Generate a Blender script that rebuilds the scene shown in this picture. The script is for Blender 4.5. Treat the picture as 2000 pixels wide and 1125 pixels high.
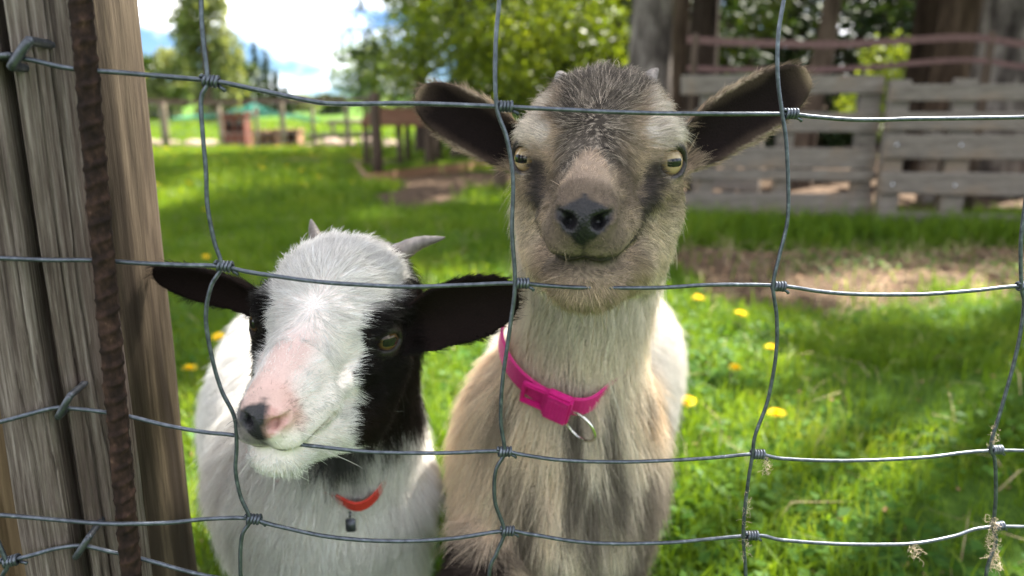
import bpy, bmesh, math, random
import numpy as np
from mathutils import Vector, Matrix

for o in list(bpy.data.objects):
    bpy.data.objects.remove(o)
SC = bpy.context.scene
COL = SC.collection
R = math.radians
rng = np.random.default_rng(7)
random.seed(7)

# ------------------------------------------------------------------ camera
CAM_Z = 0.62
F_PX = 1444.0                      # focal length in photograph pixels (2000 wide)
PITCH = math.atan((562.5 - 225.0) / F_PX)
cam_d = bpy.data.cameras.new('camera')
cam = bpy.data.objects.new('camera', cam_d)
COL.objects.link(cam)
cam.location = (0, 0, CAM_Z)
cam.rotation_euler = (math.pi / 2 - PITCH, 0, 0)
cam_d.sensor_width = 36
cam_d.lens = 36 * F_PX / 2000
cam_d.clip_start = 0.02
cam_d.clip_end = 3000
cam_d.dof.use_dof = True
cam_d.dof.focus_distance = 0.455
cam_d.dof.aperture_fstop = cam_d.lens / 4.8    # a 4.8 mm entrance pupil, as in a phone
SC.camera = cam

# ------------------------------------------------------------------ world, sun, exposure
SUN_EL, SUN_AZ = R(53), R(46)      # azimuth measured from +Y (view direction) towards +X
world = bpy.data.worlds.new('World')
SC.world = world
world.use_nodes = True
wn, wl = world.node_tree.nodes, world.node_tree.links
wn.clear()
w_out = wn.new('ShaderNodeOutputWorld')
w_bg = wn.new('ShaderNodeBackground')
sky = wn.new('ShaderNodeTexSky')
sky.sky_type = 'NISHITA'
sky.sun_disc = False
sky.sun_elevation = SUN_EL
sky.sun_rotation = SUN_AZ
sky.air_density = 0.8
sky.dust_density = 0.1
sky.ozone_density = 2.0
w_tc = wn.new('ShaderNodeTexCoord')
w_map = wn.new('ShaderNodeMapping')
w_map.inputs['Scale'].default_value = (1.0, 1.0, 2.4)
w_map.inputs['Location'].default_value = (0.35, 0.1, 0.12)
w_noise = wn.new('ShaderNodeTexNoise')
w_noise.inputs['Scale'].default_value = 3.2
w_noise.inputs['Detail'].default_value = 7
w_noise.inputs['Roughness'].default_value = 0.55
w_ramp = wn.new('ShaderNodeValToRGB')
w_ramp.color_ramp.elements[0].position = 0.47
w_ramp.color_ramp.elements[1].position = 0.60
w_mix = wn.new('ShaderNodeMix')
w_mix.data_type = 'RGBA'
w_mix.inputs[7].default_value = (11.5, 11.3, 11.2, 1)
wl.new(w_tc.outputs['Generated'], w_map.inputs['Vector'])
wl.new(w_map.outputs['Vector'], w_noise.inputs['Vector'])
wl.new(w_noise.outputs['Fac'], w_ramp.inputs['Fac'])
wl.new(w_ramp.outputs['Color'], w_mix.inputs[0])
w_tint = wn.new('ShaderNodeMix')
w_tint.data_type = 'RGBA'
w_tint.blend_type = 'MULTIPLY'
w_tint.inputs[0].default_value = 1.0
w_tint.inputs[7].default_value = (0.25, 0.32, 0.42, 1)
wl.new(sky.outputs['Color'], w_tint.inputs[6])
wl.new(w_tint.outputs[2], w_mix.inputs[6])
wl.new(w_mix.outputs[2], w_bg.inputs['Color'])
w_bg.inputs['Strength'].default_value = 0.085
wl.new(w_bg.outputs['Background'], w_out.inputs['Surface'])

sun_dir = Vector((math.cos(SUN_EL) * math.sin(SUN_AZ), math.cos(SUN_EL) * math.cos(SUN_AZ), math.sin(SUN_EL)))
sun_l = bpy.data.lights.new('sun', 'SUN')
sun_l.energy = 5.0
sun_l.angle = R(0.55)
sun_l.color = (1.0, 0.94, 0.84)
sun_o = bpy.data.objects.new('sun', sun_l)
COL.objects.link(sun_o)
sun_o.location = sun_dir * 30
sun_o.rotation_euler = (-sun_dir).to_track_quat('-Z', 'Y').to_euler()

SC.render.engine = 'CYCLES'
SC.view_settings.view_transform = 'Standard'
SC.view_settings.look = 'None'
SC.view_settings.gamma = 1.0
SC.view_settings.use_curve_mapping = False
SC.view_settings.exposure = 2.45
SC.cycles.max_bounces = 8
SC.cycles.diffuse_bounces = 4
SC.cycles.glossy_bounces = 3
SC.cycles.transmission_bounces = 6
SC.cycles.transparent_max_bounces = 8
SC.cycles.caustics_reflective = False
SC.cycles.caustics_refractive = False
SC.cycles.sample_clamp_indirect = 6
SC.cycles.use_denoising = True
SC.cycles.use_adaptive_sampling = False
try:
    SC.cycles_curves.shape = 'RIBBONS'
    SC.cycles_curves.subdivisions = 2
except Exception:
    pass

# ------------------------------------------------------------------ helpers
SP, CP = math.sin(PITCH), math.cos(PITCH)

def ray(px, py):
    u, v = (px - 1000.0) / F_PX, (562.5 - py) / F_PX
    return Vector((u, CP + v * SP, -SP + v * CP))

def at(px, py, t):
    """world point seen at photograph pixel (px, py), t metres deep"""
    return Vector((0, 0, CAM_Z)) + ray(px, py) * t

def ground_at(px, py, z=0.0):
    r = ray(px, py)
    return Vector((0, 0, CAM_Z)) + r * ((z - CAM_Z) / r.z)

def at_y(px, py, Y):
    r = ray(px, py)
    return Vector((0, 0, CAM_Z)) + r * (Y / r.y)

def tag(o, label=None, cat=None, group=None, kind=None):
    if label: o['label'] = label
    if cat: o['category'] = cat
    if group: o['group'] = group
    if kind: o['kind'] = kind
    return o

def thing(name, label, cat, loc=(0, 0, 0), group=None, rz=0.0):
    o = bpy.data.objects.new(name, None)
    o.empty_display_size = 0.05
    COL.objects.link(o)
    o.location = loc
    o.rotation_euler = (0, 0, rz)
    return tag(o, label, cat, group)

def link(name, me, mat, parent=None, world_space=True):
    o = bpy.data.objects.new(name, me)
    COL.objects.link(o)
    if mat is not None:
        me.materials.append(mat)
    if parent is not None:
        o.parent = parent
        if world_space:
            m = parent.matrix_basis.copy()
            if parent.parent is not None:
                m = parent.parent.matrix_basis @ parent.matrix_parent_inverse @ m
            o.matrix_parent_inverse = m.inverted()
    return o

def mesh_np(name, verts, faces, smooth=False):
    """faces: (n,3) or (n,4) int array, or a list"""
    me = bpy.data.meshes.new(name)
    verts = np.asarray(verts, dtype=np.float32)
    if isinstance(faces, np.ndarray):
        k = faces.shape[1]
        me.vertices.add(len(verts))
        me.vertices.foreach_set('co', verts.ravel())
        me.loops.add(faces.size)
        me.loops.foreach_set('vertex_index', faces.astype(np.int32).ravel())
        me.polygons.add(len(faces))
        me.polygons.foreach_set('loop_start', np.arange(0, faces.size, k, dtype=np.int32))
        me.polygons.foreach_set('loop_total', np.full(len(faces), k, dtype=np.int32))
        me.update(calc_edges=True)
    else:
        me.from_pydata([tuple(v) for v in verts], [], faces)
        me.update()
    if smooth:
        me.polygons.foreach_set('use_smooth', np.ones(len(me.polygons), dtype=bool))
    return me

def set_color(me, cols, name='coat', domain='POINT', alpha=None):
    a = me.attributes.new(name, 'FLOAT_COLOR', domain)
    c = np.ones((len(cols), 4), dtype=np.float32)
    c[:, :3] = cols
    if alpha is not None: c[:, 3] = alpha
    a.data.foreach_set('color', c.ravel())

# --- numpy value noise
def _h(ix, iy, iz, s):
    n = (ix * 374761393 + iy * 668265263 + iz * 2147483647 + s * 974634777) & 0xffffffff
    n = ((n ^ (n >> 13)) * 1274126177) & 0xffffffff
    n = n ^ (n >> 16)
    return (n & 0xffff) / 65535.0

def noise3(p, seed=0):
    p = np.asarray(p, dtype=np.float64)
    i = np.floor(p).astype(np.int64)
    f = p - i
    f = f * f * (3 - 2 * f)
    x, y, z = i[..., 0], i[..., 1], i[..., 2]
    r = 0
    for dx in (0, 1):
        wx = f[..., 0] if dx else 1 - f[..., 0]
        for dy in (0, 1):
            wy = f[..., 1] if dy else 1 - f[..., 1]
            for dz in (0, 1):
                wz = f[..., 2] if dz else 1 - f[..., 2]
                r = r + wx * wy * wz * _h(x + dx, y + dy, z + dz, seed)
    return r * 2 - 1

def fbm(p, seed=0, oct=4):
    p = np.asarray(p, dtype=np.float64)
    a, r = 1.0, 0
    for k in range(oct):
        r = r + a * noise3(p * 2 ** k, seed + k)
        a *= 0.5
    return r

def sstep(a, b, x):
    t = np.clip((x - a) / (b - a), 0, 1)
    return t * t * (3 - 2 * t)

def lerp(a, b, t):
    t = np.asarray(t)[..., None]
    return np.asarray(a) * (1 - t) + np.asarray(b) * t

def catmull(pts, n=8):
    pts = [np.array(p, dtype=float) for p in pts]
    P = [2 * pts[0] - pts[1]] + pts + [2 * pts[-1] - pts[-2]]
    out = []
    for i in range(1, len(P) - 2):
        for k in range(n):
            t = k / n
            a, b, c, d = P[i - 1], P[i], P[i + 1], P[i + 2]
            out.append(0.5 * (2 * b + (c - a) * t + (2 * a - 5 * b + 4 * c - d) * t * t + (-a + 3 * b - 3 * c + d) * t ** 3))
    out.append(P[-2])
    return np.array(out)

def tube_arrays(path, rad, nseg=8, caps=True):
    """tube along a path; rad scalar or array. returns verts, quads list, tris"""
    path = np.asarray(path, dtype=float)
    n = len(path)
    rad = np.broadcast_to(np.asarray(rad, dtype=float), (n,))
    tg = np.gradient(path, axis=0)
    tg /= np.linalg.norm(tg, axis=1)[:, None] + 1e-12
    ref = np.array([0, 0, 1.0]) if abs(tg[0, 2]) < 0.9 else np.array([1.0, 0, 0])
    nrm = np.cross(tg[0], ref); nrm /= np.linalg.norm(nrm)
    V = []
    for i in range(n):
        nrm = nrm - tg[i] * np.dot(nrm, tg[i]); nrm /= np.linalg.norm(nrm) + 1e-12
        b = np.cross(tg[i], nrm)
        a = np.arange(nseg) * 2 * math.pi / nseg
        V.append(path[i] + rad[i] * (np.cos(a)[:, None] * nrm + np.sin(a)[:, None] * b))
    V = np.concatenate(V)
    F = []
    for i in range(n - 1):
        for k in range(nseg):
            k2 = (k + 1) % nseg
            F.append((i * nseg + k, i * nseg + k2, (i + 1) * nseg + k2, (i + 1) * nseg + k))
    if caps:
        F.append(tuple(range(nseg - 1, -1, -1)))
        F.append(tuple(range((n - 1) * nseg, n * nseg)))
    return V, F

class MB:
    """collects shapes into one mesh"""
    def __init__(self):
        self.v, self.f, self.n = [], [], 0
    def add(self, V, F):
        self.v.append(np.asarray(V, dtype=float)); self.f += [tuple(i + self.n for i in f) for f in F]; self.n += len(V)
        return self
    def tube(self, path, rad, nseg=8, caps=True):
        return self.add(*tube_arrays(path, rad, nseg, caps))
    def box(self, c, size, M=None, jitter=0.0):
        s = np.array(size) / 2
        V = np.array([[x, y, z] for x in (-1, 1) for y in (-1, 1) for z in (-1, 1)]) * s
        if jitter:
            V = V + rng.uniform(-jitter, jitter, V.shape)
        if M is not None:
            V = V @ np.array(M).T
        return self.add(V + np.array(c), [(0, 1, 3, 2), (4, 6, 7, 5), (0, 4, 5, 1), (2, 3, 7, 6), (0, 2, 6, 4), (1, 5, 7, 3)])
    def build(self, name, mat, parent=None, smooth=False):
        return link(name, mesh_np(name, np.concatenate(self.v), self.f, smooth), mat, parent)

# --- materials
def mat_new(name):
    m = bpy.data.materials.new(name)
    m.use_nodes = True
    nt = m.node_tree
    return m, nt, nt.nodes['Principled BSDF'], nt.nodes['Material Output']

def nd(nt, kind, **kw):
    n = nt.nodes.new(kind)
    for k, v in kw.items():
        if k in n.inputs:
            n.inputs[k].default_value = v
        else:
            setattr(n, k, v)
    return n

def ramp(nt, fac, stops):
    r = nt.nodes.new('ShaderNodeValToRGB')
    el = r.color_ramp.elements
    while len(el) < len(stops):
        el.new(0.5)
    for e, (p, c) in zip(el, stops):
        e.position = p
        e.color = (*c, 1)
    nt.links.new(fac, r.inputs['Fac'])
    return r

def noisy(name, stops, scale=(20, 20, 20), rough=0.8, detail=5, bump=0.3, dist=0.002, spec=0.3, metallic=0.0, noise_rough=0.6):
    m, nt, b, out = mat_new(name)
    tc = nd(nt, 'ShaderNodeTexCoord')
    mp = nd(nt, 'ShaderNodeMapping', Scale=scale)
    nt.links.new(tc.outputs['Object'], mp.inputs['Vector'])
    n = nd(nt, 'ShaderNodeTexNoise', Scale=1.0, Detail=detail, Roughness=noise_rough)
    nt.links.new(mp.outputs['Vector'], n.inputs['Vector'])
    r = ramp(nt, n.outputs['Fac'], stops)
    nt.links.new(r.outputs['Color'], b.inputs['Base Color'])
    b.inputs['Roughness'].default_value = rough
    b.inputs['Specular IOR Level'].default_value = spec
    b.inputs['Metallic'].default_value = metallic
    if bump:
        bp = nd(nt, 'ShaderNodeBump', Strength=bump, Distance=dist)
        nt.links.new(n.outputs['Fac'], bp.inputs['Height'])
        nt.links.new(bp.outputs['Normal'], b.inputs['Normal'])
    return m

def flat_mat(name, col, rough=0.6, spec=0.4, metallic=0.0):
    m, nt, b, out = mat_new(name)
    b.inputs['Base Color'].default_value = (*col, 1)
    b.inputs['Roughness'].default_value = rough
    b.inputs['Specular IOR Level'].default_value = spec
    b.inputs['Metallic'].default_value = metallic
    return m

def leaf_mat(name, stops, scale=3.0, trans=0.45, rough=0.45, spec=0.4):
    """leaf: diffuse + light coming through; colour varies from clump to clump and leaf to leaf"""
    m, nt, b, out = mat_new(name)
    tc = nd(nt, 'ShaderNodeTexCoord')
    n = nd(nt, 'ShaderNodeTexNoise', Scale=scale, Detail=3.0)
    nt.links.new(tc.outputs['Object'], n.inputs['Vector'])
    geo = nd(nt, 'ShaderNodeNewGeometry')
    mixv = nd(nt, 'ShaderNodeMath', operation='MULTIPLY_ADD')
    mixv.inputs[1].default_value = 0.35
    nt.links.new(geo.outputs['Random Per Island'], mixv.inputs[0])
    sub = nd(nt, 'ShaderNodeMath', operation='SUBTRACT')
    sub.inputs[1].default_value = 0.17
    nt.links.new(n.outputs['Fac'], sub.inputs[0])
    nt.links.new(sub.outputs[0], mixv.inputs[2])
    r = ramp(nt, mixv.outputs[0], stops)
    nt.links.new(r.outputs['Color'], b.inputs['Base Color'])
    b.inputs['Roughness'].default_value = rough
    b.inputs['Specular IOR Level'].default_value = spec
    tr = nd(nt, 'ShaderNodeBsdfTranslucent')
    gm = nd(nt, 'ShaderNodeMix', data_type='RGBA', blend_type='MULTIPLY')
    gm.inputs[0].default_value = 1.0
    gm.inputs[7].default_value = (1.5, 1.35, 0.55, 1)
    nt.links.new(r.outputs['Color'], gm.inputs[6])
    nt.links.new(gm.outputs[2], tr.inputs['Color'])
    ms = nd(nt, 'ShaderNodeMixShader')
    ms.inputs[0].default_value = trans
    nt.links.new(b.outputs[0], ms.inputs[1])
    nt.links.new(tr.outputs[0], ms.inputs[2])
    nt.links.new(ms.outputs[0], out.inputs['Surface'])
    return m
# ------------------------------------------------------------------ fence plane (recedes to the right)
FA = R(8.2)
_p0 = at(435, 520, 0.402)
FDIR = Vector((math.cos(FA), math.sin(FA), 0))
FNRM = Vector((math.sin(FA), -math.cos(FA), 0))     # towards the camera

def on_fence(px, py, off=0.0):
    r = ray(px, py)
    o = Vector((0, 0, CAM_Z))
    t = ((_p0 + FNRM * off) - o).dot(FNRM) / r.dot(FNRM)
    return o + r * t

# ------------------------------------------------------------------ wire fence
m_wire = noisy('galvanised wire', [(0.3, (0.05, 0.058, 0.07)), (0.6, (0.115, 0.13, 0.155)), (0.75, (0.20, 0.22, 0.25))], (260, 260, 260), rough=0.42, bump=0.15, dist=0.0003, spec=0.5, metallic=0.75)
fence = thing('wire_fence', 'grey wire mesh fence with knotted joints in front of both goats', 'fence', on_fence(1000, 1100))
WR = 0.00125

def wire(name, pts, rad=WR, n=10, wob=0.25):
    P = [np.array(on_fence(x, y, o)) for x, y, o in pts]
    C = catmull(P, n)
    C[1:-1] += 0.0003 * wob * np.stack([noise3(C[1:-1] * 90, 5 + k) for k in range(3)], 1)
    return MB().tube(C, rad, 8).build(name, m_wire, fence, True)

# line wires: (px, py, offset towards the camera)
z0 = 0.0
top = [(-120, 108, .004), (-20, 112, .004), (25, 112, .003), (60, 117, .004), (140, 134, .004), (250, 143, 0), (330, 150, 0), (405, 157, 0), (450, 164, 0), (520, 179, 0), (600, 196, 0), (660, 203, 0), (800, 202, 0), (950, 207, 0), (985, 209, 0), (1060, 212, 0), (1200, 219, 0), (1350, 222, 0), (1530, 223, 0), (1590, 228, 0), (1680, 234, 0), (1800, 232, 0), (2000, 229, 0), (2150, 224, 0), (2400, 216, 0), (2600, 226, 0), (2785, 220, 0), (3050, 222, 0)]
second = [(-120, 500, .004), (0, 504, .004), (100, 508, .004), (165, 508, .002), (215, 510, -.001), (290, 515, 0), (360, 518, 0), (430, 520, 0), (490, 532, 0), (600, 548, 0), (700, 556, 0), (800, 560, 0), (900, 557, 0), (1005, 553, 0), (1060, 557, -.001), (1120, 561, -.003), (1200, 562, -.003), (1285, 562, 0), (1400, 556, 0), (1520, 558, 0), (1600, 569, 0), (1680, 575, 0), (1800, 575, 0), (1900, 568, 0), (1995, 559, 0), (2150, 560, 0), (2400, 548, 0), (2600, 556, 0), (2785, 548, 0), (3050, 550, 0)]
third = [(-120, 850, .004), (0, 824, .004), (60, 808, .004), (105, 797, .004), (130, 797, .003), (190, 803, .002), (250, 813, -.001), (330, 832, 0), (400, 844, 0), (450, 849, -.002), (560, 865, -.004), (700, 881, -.001), (760, 884, 0), (860, 885, 0), (975, 881, 0), (1020, 888, 0), (1100, 899, 0), (1230, 902, 0), (1380, 895, 0), (1475, 887, 0), (1530, 896, 0), (1650, 900, 0), (1800, 894, 0), (1940, 880, 0), (2150, 884, 0), (2390, 872, 0), (2600, 878, 0), (2785, 868, 0), (3050, 870, 0)]
fourth = [(-120, 1000, .010), (0, 1006, .010), (120, 1016, .010), (200, 1022, .014), (260, 1023, .014), (330, 1021, .006), (400, 1014, .001), (480, 1012, 0), (540, 1027, 0), (640, 1048, 0), (760, 1057, 0), (880, 1052, 0), (985, 1037, 0), (1040, 1044, 0), (1150, 1060, 0), (1300, 1060, 0), (1470, 1046, 0), (1530, 1055, 0), (1650, 1063, 0), (1780, 1062, 0), (1860, 1048, 0), (1940, 1029, 0), (2150, 1032, 0), (2380, 1018, 0), (2600, 1024, 0), (2780, 1012, 0), (3050, 1014, 0)]
fifth = [(-120, 1120, .004), (0, 1098, .004), (60, 1085, .004), (110, 1071, .004), (160, 1066, .003), (215, 1077, .002), (280, 1092, -.001), (400, 1124, 0), (520, 1140, 0), (800, 1172, 0), (1000, 1168, 0), (1250, 1180, 0), (1470, 1170, 0), (1700, 1182, 0), (1940, 1160, 0), (2150, 1160, 0), (2380, 1145, 0), (2600, 1148, 0), (2780, 1138, 0), (3050, 1140, 0)]
for p in (top, second, third, fourth, fifth):
    wire('line_wire', p)
sixth = [(-120, 1300, .004), (300, 1300, 0), (985, 1310, 0), (1470, 1312, 0), (2150, 1300, 0), (3050, 1270, 0)]
wire('line_wire', sixth)
# stay wires: slightly in front of the line wires
D = 0.0012
stays = [
    [(395, -80), (393, 0), (396, 70), (405, 158), (393, 190), (395, 250), (402, 330), (405, 400), (418, 470), (432, 520), (412, 560), (402, 620), (412, 690), (432, 760), (458, 815), (462, 870), (460, 920), (470, 970), (488, 1015), (472, 1050), (470, 1130), (480, 1300)],
    [(974, -80), (975, 0), (968, 90), (970, 207), (990, 270), (1002, 350), (1000, 450), (1006, 553), (996, 640), (982, 740), (978, 820), (985, 882), (968, 920), (967, 980), (985, 1037), (970, 1080), (955, 1130), (960, 1300)],
    [(1545, -80), (1531, 0), (1520, 70), (1519, 150), (1528, 222), (1535, 270), (1539, 350), (1538, 430), (1522, 500), (1510, 558), (1517, 620), (1516, 690), (1500, 780), (1475, 850), (1470, 887), (1460, 950), (1452, 1040), (1457, 1130), (1460, 1300)],
    [(2010, 250), (2004, 380), (1994, 470), (1995, 559), (2000, 600), (1985, 690), (1958, 790), (1935, 870), (1943, 900), (1945, 970), (1940, 1029), (1945, 1060), (1925, 1130), (1920, 1300)],
    [(2405, -80), (2398, 100), (2400, 216), (2408, 380), (2400, 548), (2392, 720), (2390, 872), (2384, 950), (2380, 1018), (2384, 1145), (2375, 1290)],
    [(2790, -80), (2782, 100), (2785, 220), (2793, 390), (2785, 548), (2780, 720), (2785, 868), (2778, 940), (2780, 1012), (2784, 1138), (2770, 1280)],
]
for s in stays:
    wire('stay_wire', [(x, y, D) for x, y in s], rad=WR * 0.96)
# left stay, off the edge of the picture
wire('stay_wire', [(-70, 300, .005), (-60, 700, .005), (-20, 1000, .005), (12, 1100, .0055), (2, 1140, .005), (-10, 1300, .005)])

def knot(px, py, ang=0.06, turns=4.6, L=0.0088, off=0.0):
    c = np.array(on_fence(px, py, off))
    ax = np.array(FDIR) * math.cos(ang) + np.array((0, 0, 1)) * math.sin(-ang)
    b = np.array(FNRM)
    up = np.cross(b, ax)
    n = int(turns * 14)
    P = []
    for i in range(n + 1):
        t = i / n
        a = 2 * math.pi * turns * t + 0.7
        rr = 0.0024 + 0.0001 * math.sin(9 * t)
        P.append(c + ax * (t - 0.08) * L + (math.cos(a) * b + math.sin(a) * up) * rr)
    P.append(P[-1] + ax * 0.0018 - up * 0.0008)
    P.append(P[-1] + ax * 0.0012 - up * 0.0012)
    MB().tube(P, 0.00098, 7).build('knot', m_wire, fence, True)

for px, py, an in [(396, 157, .1), (974, 208, 0), (1533, 222, .0), (424, 519, .12), (1007, 553, .05), (1510, 559, .06), (974, 882, .06), (1470, 887, .08), (1936, 879, .02), (482, 1013, .15), (980, 1037, .08), (1458, 1046, .06), (1940, 1029, -.05), (1990, 559, 0.0), (2392, 216, 0), (2393, 548, .03), (2383, 872, .03), (2372, 1018, 0), (2777, 220, 0), (2777, 548, .03), (2777, 868, 0), (2771, 1012, .02)]:
    knot(px, py, an)
knot(8, 1099, -.2, off=.004)

# ------------------------------------------------------------------ posts
def wood_mat(name, stops, grain=(60, 60, 2.2), rough=0.85, bump=0.6, dist=0.0025, blotch=None):
    m, nt, b, out = mat_new(name)
    tc = nd(nt, 'ShaderNodeTexCoord')
    mp = nd(nt, 'ShaderNodeMapping', Scale=grain)
    nt.links.new(tc.outputs['Object'], mp.inputs['Vector'])
    n = nd(nt, 'ShaderNodeTexNoise', Scale=1.0, Detail=8.0, Roughness=0.68, Distortion=0.6)
    nt.links.new(mp.outputs['Vector'], n.inputs['Vector'])
    mp2 = nd(nt, 'ShaderNodeMapping', Scale=tuple(4.5 * g for g in grain))
    nt.links.new(tc.outputs['Object'], mp2.inputs['Vector'])
    n2 = nd(nt, 'ShaderNodeTexNoise', Scale=1.0, Detail=6.0, Roughness=0.7)
    nt.links.new(mp2.outputs['Vector'], n2.inputs['Vector'])
    mx = nd(nt, 'ShaderNodeMix', data_type='FLOAT')
    mx.inputs[0].default_value = 0.58
    nt.links.new(n.outputs['Fac'], mx.inputs[2])
    nt.links.new(n2.outputs['Fac'], mx.inputs[3])
    r = ramp(nt, mx.outputs[0], stops)
    col = r.outputs['Color']
    if blotch:
        n3 = nd(nt, 'ShaderNodeTexNoise', Scale=1.0, Detail=4.0, Roughness=0.6)
        mp3 = nd(nt, 'ShaderNodeMapping', Scale=blotch[0])
        nt.links.new(tc.outputs['Object'], mp3.inputs['Vector'])
        nt.links.new(mp3.outputs['Vector'], n3.inputs['Vector'])
        r3 = ramp(nt, n3.outputs['Fac'], [(blotch[1], (0, 0, 0)), (blotch[2], (1, 1, 1))])
        mc = nd(nt, 'ShaderNodeMix', data_type='RGBA')
        nt.links.new(r3.outputs['Color'], mc.inputs[0])
        nt.links.new(col, mc.inputs[6])
        mc.inputs[7].default_value = (*blotch[3], 1)
        col = mc.outputs[2]
    nt.links.new(col, b.inputs['Base Color'])
    b.inputs['Roughness'].default_value = rough
    b.inputs['Specular IOR Level'].default_value = 0.25
    bp = nd(nt, 'ShaderNodeBump', Strength=bump, Distance=dist)
    nt.links.new(mx.outputs[0], bp.inputs['Height'])
    nt.links.new(bp.outputs['Normal'], b.inputs['Normal'])
    return m

m_grey = wood_mat('weathered grey wood', [(0.34, (0.028, 0.020, 0.017)), (0.44, (0.085, 0.064, 0.053)), (0.52, (0.155, 0.125, 0.105)), (0.62, (0.28, 0.24, 0.21))], (95, 95, 4.0), bump=1.0, dist=0.003,
                  blotch=((9, 9, 1.1), 0.52, 0.72, (0.11, 0.072, 0.062)))
m_tan = wood_mat('tan wood', [(0.32, (0.022, 0.014, 0.008)), (0.45, (0.064, 0.046, 0.03)), (0.56, (0.112, 0.084, 0.055)), (0.7, (0.19, 0.148, 0.098))], (80, 80, 3.5), bump=0.7, dist=0.002,
                 blotch=((17, 17, 1.6), 0.46, 0.55, (0.028, 0.019, 0.012)))
m_brown = wood_mat('brown wood', [(0.28, (0.045, 0.027, 0.014)), (0.5, (0.12, 0.08, 0.043)), (0.7, (0.19, 0.135, 0.075))], (48, 48, 1.8), bump=0.7, dist=0.003)

def post(name, mat, base, rad, z1, label, lean=(0, 0), cracks=(), amp=0.0012, seed=1, parent=None, nu=220, nz=170, z0=-0.05, zoff=0.0):
    """round post as a finely cut cylinder with grain grooves and drying cracks (angle, width, depth, wander)"""
    th = np.linspace(0, 2 * math.pi, nu, endpoint=False)
    zz = np.linspace(z0, z1, nz)
    T, Z = np.meshgrid(th, zz)
    r = np.full_like(T, rad)
    r += 0.0035 * fbm(np.stack([np.cos(T) * 1.6, np.sin(T) * 1.6, Z * 2.2], -1), seed, 3)
    r += amp * fbm(np.stack([np.cos(T) * 26, np.sin(T) * 26, Z * 5], -1), seed + 9, 3)
    for a, w, dp, wander in cracks:
        aa = a + wander * fbm(np.stack([Z * 5, Z * 0 + seed, Z * 0], -1), seed + 20, 3)
        dd = np.abs((T - aa + math.pi) % (2 * math.pi) - math.pi) * rad
        ww = w * (0.75 + 0.35 * noise3(np.stack([Z * 6, Z * 0 + a, Z * 0], -1), seed + 31))
        r -= dp * np.clip(1 - (dd / np.maximum(ww, 1e-4)) ** 2, 0, 1) ** 0.6
    X = base[0] + lean[0] * Z + r * np.cos(T)
    Y = base[1] + lean[1] * Z + r * np.sin(T)
    V = np.stack([X, Y, Z], -1).reshape(-1, 3)
    i = np.arange(nz - 1)[:, None] * nu
    k = np.arange(nu)[None, :]
    k2 = (k + 1) % nu
    Fq = np.stack([i + k, i + k2, i + nu + k2, i + nu + k], -1).reshape(-1, 4)
    Vt = np.vstack([V, [[base[0] + lean[0] * z1, base[1] + lean[1] * z1, z1 + 0.004]]])
    faces = [tuple(f) for f in Fq] + [((nz - 1) * nu + a, (nz - 1) * nu + (a + 1) % nu, len(Vt) - 1) for a in range(nu)]
    root = thing(name, label, 'fence post', (base[0], base[1], 0))
    me = mesh_np('shaft', Vt, faces, True)
    link('shaft', me, mat, root)
    return root

# grey split post carrying the staples
gp_c = on_fence(100, 560, -0.0325)
grey = post('fence_post', m_grey, (gp_c.x, gp_c.y), 0.031, 1.15, 'weathered grey split fence post with a long dark crack and staples', cracks=((-1.20, 0.0042, 0.024, 0.05), (-1.75, 0.0009, 0.004, 0.05), (-0.75, 0.0008, 0.003, 0.07), (-0.5, 0.001, 0.004, 0.07), (-1.45, 0.0006, 0.003, 0.1)), amp=0.0013, seed=3)
tp_c = at(178, 560, 0.56)
tan_p = post('fence_post', m_tan, (tp_c.x, tp_c.y), 0.052, 1.25, 'smooth tan round post behind the rusty bar, half in sun', cracks=((-0.75, 0.001, 0.004, 0.05),), amp=0.0005, seed=11, nu=140, nz=110)
bp_c = at(-30, 800, 0.56)
brn = post('fence_post', m_brown, (bp_c.x, bp_c.y + 0.03), 0.05, 0.62, 'short brown post low down behind the grey split post', cracks=((-1.3, 0.002, 0.008, 0.05),), amp=0.0016, seed=17, nu=120, nz=90)

m_staple = noisy('staple steel', [(0.35, (0.05, 0.055, 0.065)), (0.7, (0.13, 0.14, 0.16))], (200, 200, 200), rough=0.45, metallic=0.7, bump=0.1, dist=0.0003)
def staple(p0, p1, rad=0.0021, off=0.004):
    a, b = np.array(on_fence(*p0, off)), np.array(on_fence(*p1, off))
    n = np.array(FNRM)
    ax = (b - a) / np.linalg.norm(b - a)
    pts = [a - n * 0.03, a - n * 0.001, a + ax * 0.0006 + n * 0.001, a + ax * 0.0025 + n * 0.0019, (a + b) / 2 + n * 0.0021, b - ax * 0.0025 + n * 0.0019, b - ax * 0.0006 + n * 0.001, b - n * 0.001, b - n * 0.03]
    MB().tube(catmull(pts, 6), rad, 10).build('staple', m_staple, grey, True)
staple((26, 130), (60, 80), 0.0023)
staple((116, 812), (140, 770), 0.0019)
staple((150, 1085), (176, 1046), 0.0019)
staple((-12, 112), (20, 108), 0.0016)

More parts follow.
